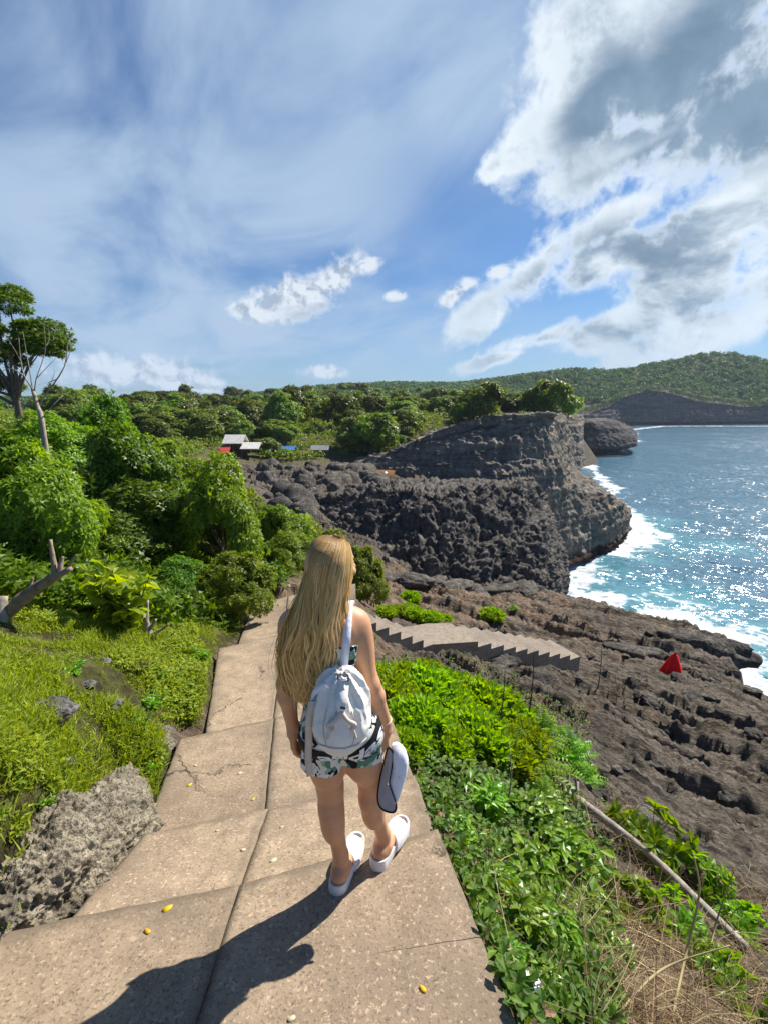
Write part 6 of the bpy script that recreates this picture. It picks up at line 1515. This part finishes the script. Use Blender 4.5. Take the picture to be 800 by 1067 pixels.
fl_pts = [bag_at(-.150, 1.10, .006) + (0, .02, .01), bag_at(-.150, 1.08, .008), bag_at(-.150, 1.055, .010), bag_at(-.150, 1.03, .010)]
V, Q = ribbon(fl_pts, np.interp(np.linspace(0, 1, 30), [0, .5, 1], [.05, .042, .016]), (1, 0, 0), .003); bobj('flap', V, Q, [M_bag])
mb = MB()
for sx_, sw in ((-.030, -.02), (.032, .02)):
    c0 = bag_at(-.150, 1.04, .008); mb.tube(catmull(np.array([c0, bag_at(-.150 + sx_ * .5, 1.025, .012), bag_at(-.150 + sx_ + sw * .3, .985, .010), bag_at(-.150 + sx_ + sw, .94, .006)]), 16), .0042, 6)
    mb.tube(catmull(np.array([c0, bag_at(-.150 + sx_ * .8, 1.015, .016), bag_at(-.150 + sx_ * 1.5, .995, .012), bag_at(-.150 + sx_ * 1.1, .975, .008)]), 14), .0085, 7)
bobj('drawstring', np.concatenate(mb.v), np.concatenate(mb.q), [M_bag2])
mb = MB(); c0 = bag_at(-.146, 1.052, .010); mb.tube([c0 + (-.006, 0, .004), c0 + (.012, -.002, .002)], .004, 8); bobj('clasp', np.concatenate(mb.v), np.concatenate(mb.q), [M_blk])
mb = MB()
for hz_, ofs in ((.905, .003),):
    th_ = np.linspace(-.095, .095, 40) - .158; mb.tube(np.array([bag_at(x_, hz_ - .6 * (x_ + .158) ** 2, ofs) for x_ in th_]), .0022, 5)
for sg_ in (-1, 1): mb.tube(np.array([bag_at(-.158 + sg_ * (.045 + .012 * math.sin(k_ / 9.0)), .905 + .13 * k_ / 29, .002) for k_ in range(30)]), .0018, 5)
bobj('seam', np.concatenate(mb.v), np.concatenate(mb.q), [M_bag2])
# shoulder straps
def back_at(x, h, off=.014):
    for y_ in np.linspace(1.50, 1.80, 500):
        if fd.val(np.array([[x, y_, h + GZW]]))[0] < off: return np.array((x, y_, h + GZW))
    return np.array((x, 1.72, h + GZW))
def top_at(x, y_, off=.010):
    for z in np.linspace(1.365, 1.15, 500):
        if fd.val(np.array([[x, y_, z + GZW]]))[0] < off: return np.array((x, y_, z + GZW))
    return B(x, y_, 1.3)
sR_pts = [bc + (.012, -.020, .145), back_at(-.148, 1.145, .022), back_at(-.142, 1.20, .014), back_at(-.136, 1.26, .012), top_at(-.132, 1.70), top_at(-.130, 1.745), top_at(-.130, 1.78)]
V, Q = ribbon(sR_pts, .030, (1, 0, 0), .0022, 46); bobj('strap', V, Q, [simple('white_webbing', (.80, .80, .84), .7, .05, 60, .3)])
c0 = sR_pts[0] * .75 + sR_pts[1] * .25; mb = MB(); 
for a_, b_ in (((-.019, -.006, -.012), (.019, -.006, -.012)), ((-.019, -.006, .012), (.019, -.006, .012)), ((-.019, -.006, -.012), (-.019, -.006, .012)), ((.019, -.006, -.012), (.019, -.006, .012))): mb.tube([c0 + a_, c0 + b_], .0026, 6)
bobj('buckle', np.concatenate(mb.v), np.concatenate(mb.q), [simple('grey_buckle', (.08, .08, .085), .4, .1)])
V, Q = ribbon([bc + (-.05, -.018, .125), bc + (-.085, -.012, .095), bc + (-.105, -.02, .055)], .026, (0.3, 0, 1), .0025); bobj('strap', V, Q, [bpy.data.materials['white_webbing']])
V, Q = ribbon([bc + (-.098, -.03, .07), bc + (-.112, -.034, .0), bc + (-.118, -.022, -.10), bc + (-.125, -.01, -.19), bc + (-.122, .0, -.27)], .026, (1, .4, 0), .002); bobj('strap', V, Q, [M_bag2])
bag.location = bc
# --- wrist and arm bands
def ringtube(c, axis, r_, w_, name, mat):
    axis = unit(np.asarray(axis, float)); x = unit(np.cross(axis, (0, .3, 1.0)) if abs(axis[2]) < .9 else np.cross(axis, (1.0, 0, 0))); y_ = np.cross(axis, x); th = np.linspace(0, 2 * math.pi, 33)
    mb = MB(); mb.tube(c + (np.cos(th) * r_)[:, None] * x + (np.sin(th) * r_)[:, None] * y_, w_, 6, False); return wobj(name, np.concatenate(mb.v), np.concatenate(mb.q), [mat])
ringtube(J['wR'] + (-.002, 0, .012), (.15, .15, -1), .0265, .0028, 'bracelet', simple('pale_bracelet', (.75, .66, .60), .5, .1))
# --- hat in the right hand
hd = .975 * 1.74 + .2212 * 1.36
def HP(px, py, dy=0.0): return P(px, py, 1.985 + dy)
hat_o = HP(408, 790); hat = thing('sun_hat', 'white soft sun hat with black edging hanging from the right hand', 'hat', hat_o)
M_hat = simple('white_cotton', (.80, .81, .84), .85, .04, 30, .25); M_hin = simple('grey_hat_lining', (.40, .36, .37), .9, .08, 30, .2)
def hmesh(name, v, q, mats, t_=None): return obj(name, mesh_np(name, np.asarray(v) - hat_o, [q] if t_ is None else [q, t_], True, mats), hat)
brim = [(404, 778), (401, 790), (396, 811), (393.5, 832), (398, 843), (409.5, 846.5), (412.5, 840), (409, 829), (405.5, 814), (408, 797), (409, 784)]
bp = catmull(np.array([HP(x, y, .015 * math.sin(i * .9)) for i, (x, y) in enumerate(brim + brim[:1])]), 60)[:-1]
cen = bp.mean(0); rings = [cen + (bp - cen) * s for s in (1, .8, .55, .3, .06)]; rings = np.array(rings); rings[..., 1] += (np.array((0, -.004, -.008, -.011, -.012)))[:, None]
back = rings.copy(); back[..., 1] += .005
Vb = np.concatenate([rings.reshape(-1, 3), back.reshape(-1, 3)]); qf = grid_faces(5, 60 - 1, True); qb = qf[:, ::-1] + 5 * 59
hmesh('brim', Vb, np.concatenate([qf, qb]), [M_hin])
mb = MB(); mb.tube(np.concatenate([bp, bp[:2]]), .0042, 6, False); hmesh('edging', np.concatenate(mb.v), np.concatenate(mb.q), [M_blk])
crown = [(408, 777), (408.5, 797), (405.5, 814), (409, 829), (412, 838), (417, 828), (421, 815), (424.5, 802), (425, 790), (421, 781), (414, 776)]
cp_ = catmull(np.array([HP(x, y, .02) for x, y in crown + crown[:1]]), 72)[:-1]; cen = cp_.mean(0); n_ = len(cp_)
fr, bk = [], []
for s in np.linspace(1, .03, 10):
    bulge = .075 * math.sqrt(max(0, 1 - s ** 2.2)); ring = cen + (cp_ - cen) * s; wr = .004 * fbm(ring * 28, 3, 9) * (1 if s < .99 else 0)
    fr.append(ring + np.array((0, -1.0, 0)) * (bulge * .38 + wr)[:, None]); bk.append(ring + np.array((0, 1.0, 0)) * (bulge + wr)[:, None])
V = np.concatenate([np.array(fr).reshape(-1, 3), np.array(bk).reshape(-1, 3)]); qf = grid_faces(10, n_, True)
hmesh('crown', V, np.concatenate([qf, qf[:, ::-1] + 10 * n_]), [M_hat])
# --- crouching figure by the pool
def crouching():
    p = P(383, 501, 60); g = gh(p[0], p[1]); t1 = 56.5; p = P(383, 501.5, t1); o0 = np.array((p[0], p[1], p[2]))
    f = Field(o0 - (.5, .5, .08), o0 + (.5, .6, 1.1), .018); A = lambda x, y, z: o0 + np.array((x, y, z))
    f.cap(A(0, 0, .22), A(0, .14, .62), .15, .14, .06); f.cap(A(-.17, .14, .66), A(.17, .14, .66), .07, .07, .06); f.cap(A(0, .16, .70), A(0, .2, .80), .05, .05, .03); f.ell(A(0, .22, .90), (.085, .10, .115), .03)
    for s in (-1, 1):
        f.cap(A(s * .09, .02, .22), A(s * .16, .36, .46), .085, .06, .04); f.cap(A(s * .16, .36, .46), A(s * .12, .26, .06), .058, .04, .03); f.cap(A(s * .12, .24, .03), A(s * .13, .42, .02), .04, .035, .03)
        f.cap(A(s * .2, .14, .64), A(s * .24, .30, .42), .05, .04, .03); f.cap(A(s * .24, .30, .42), A(s * .10, .46, .40), .038, .03, .03); f.ell(A(s * .08, .49, .40), (.035, .05, .03), .02)
    V, Q = surface(f.F, f.lo, f.h); r = thing('person', 'tiny distant person in dark clothes crouching beside the brown pool', 'person', o0)
    obj('body', mesh_np('body', V - o0, Q, True, [simple('dark_clothes', (.02, .018, .018), .9, .3, 6)]), r)
    V2 = f  # hair cap
    b2 = Field(o0 + (-.2, 0, .7), o0 + (.2, .45, 1.1), .015); b2.ell(A(0, .21, .93), (.095, .105, .10), .0); V, Q = surface(b2.F, b2.lo, b2.h); obj('hair', mesh_np('hair', V - o0, Q, True, [simple('black_hair', (.012, .010, .009), .6, .2)]), r)
crouching()
# ------------------------------------------------------------------ air
mh_ = bpy.data.materials.new('sea_air'); mh_.use_nodes = True; nt = mh_.node_tree; nt.nodes.remove(nt.nodes['Principled BSDF'])
pv = nt.nodes.new('ShaderNodeVolumePrincipled'); pv.inputs['Color'].default_value = (.72, .84, 1.0, 1); pv.inputs['Density'].default_value = HAZE
nt.links.new(pv.outputs[0], nt.nodes['Material Output'].inputs['Volume'])
hz_ = MB(); hz_.box((0, 480, 65), (2600, 1100, 200)); tag(obj('haze', hz_.mesh('haze', [mh_], False)), 'thin pale sea haze over the bay', None, None, 'stuff')
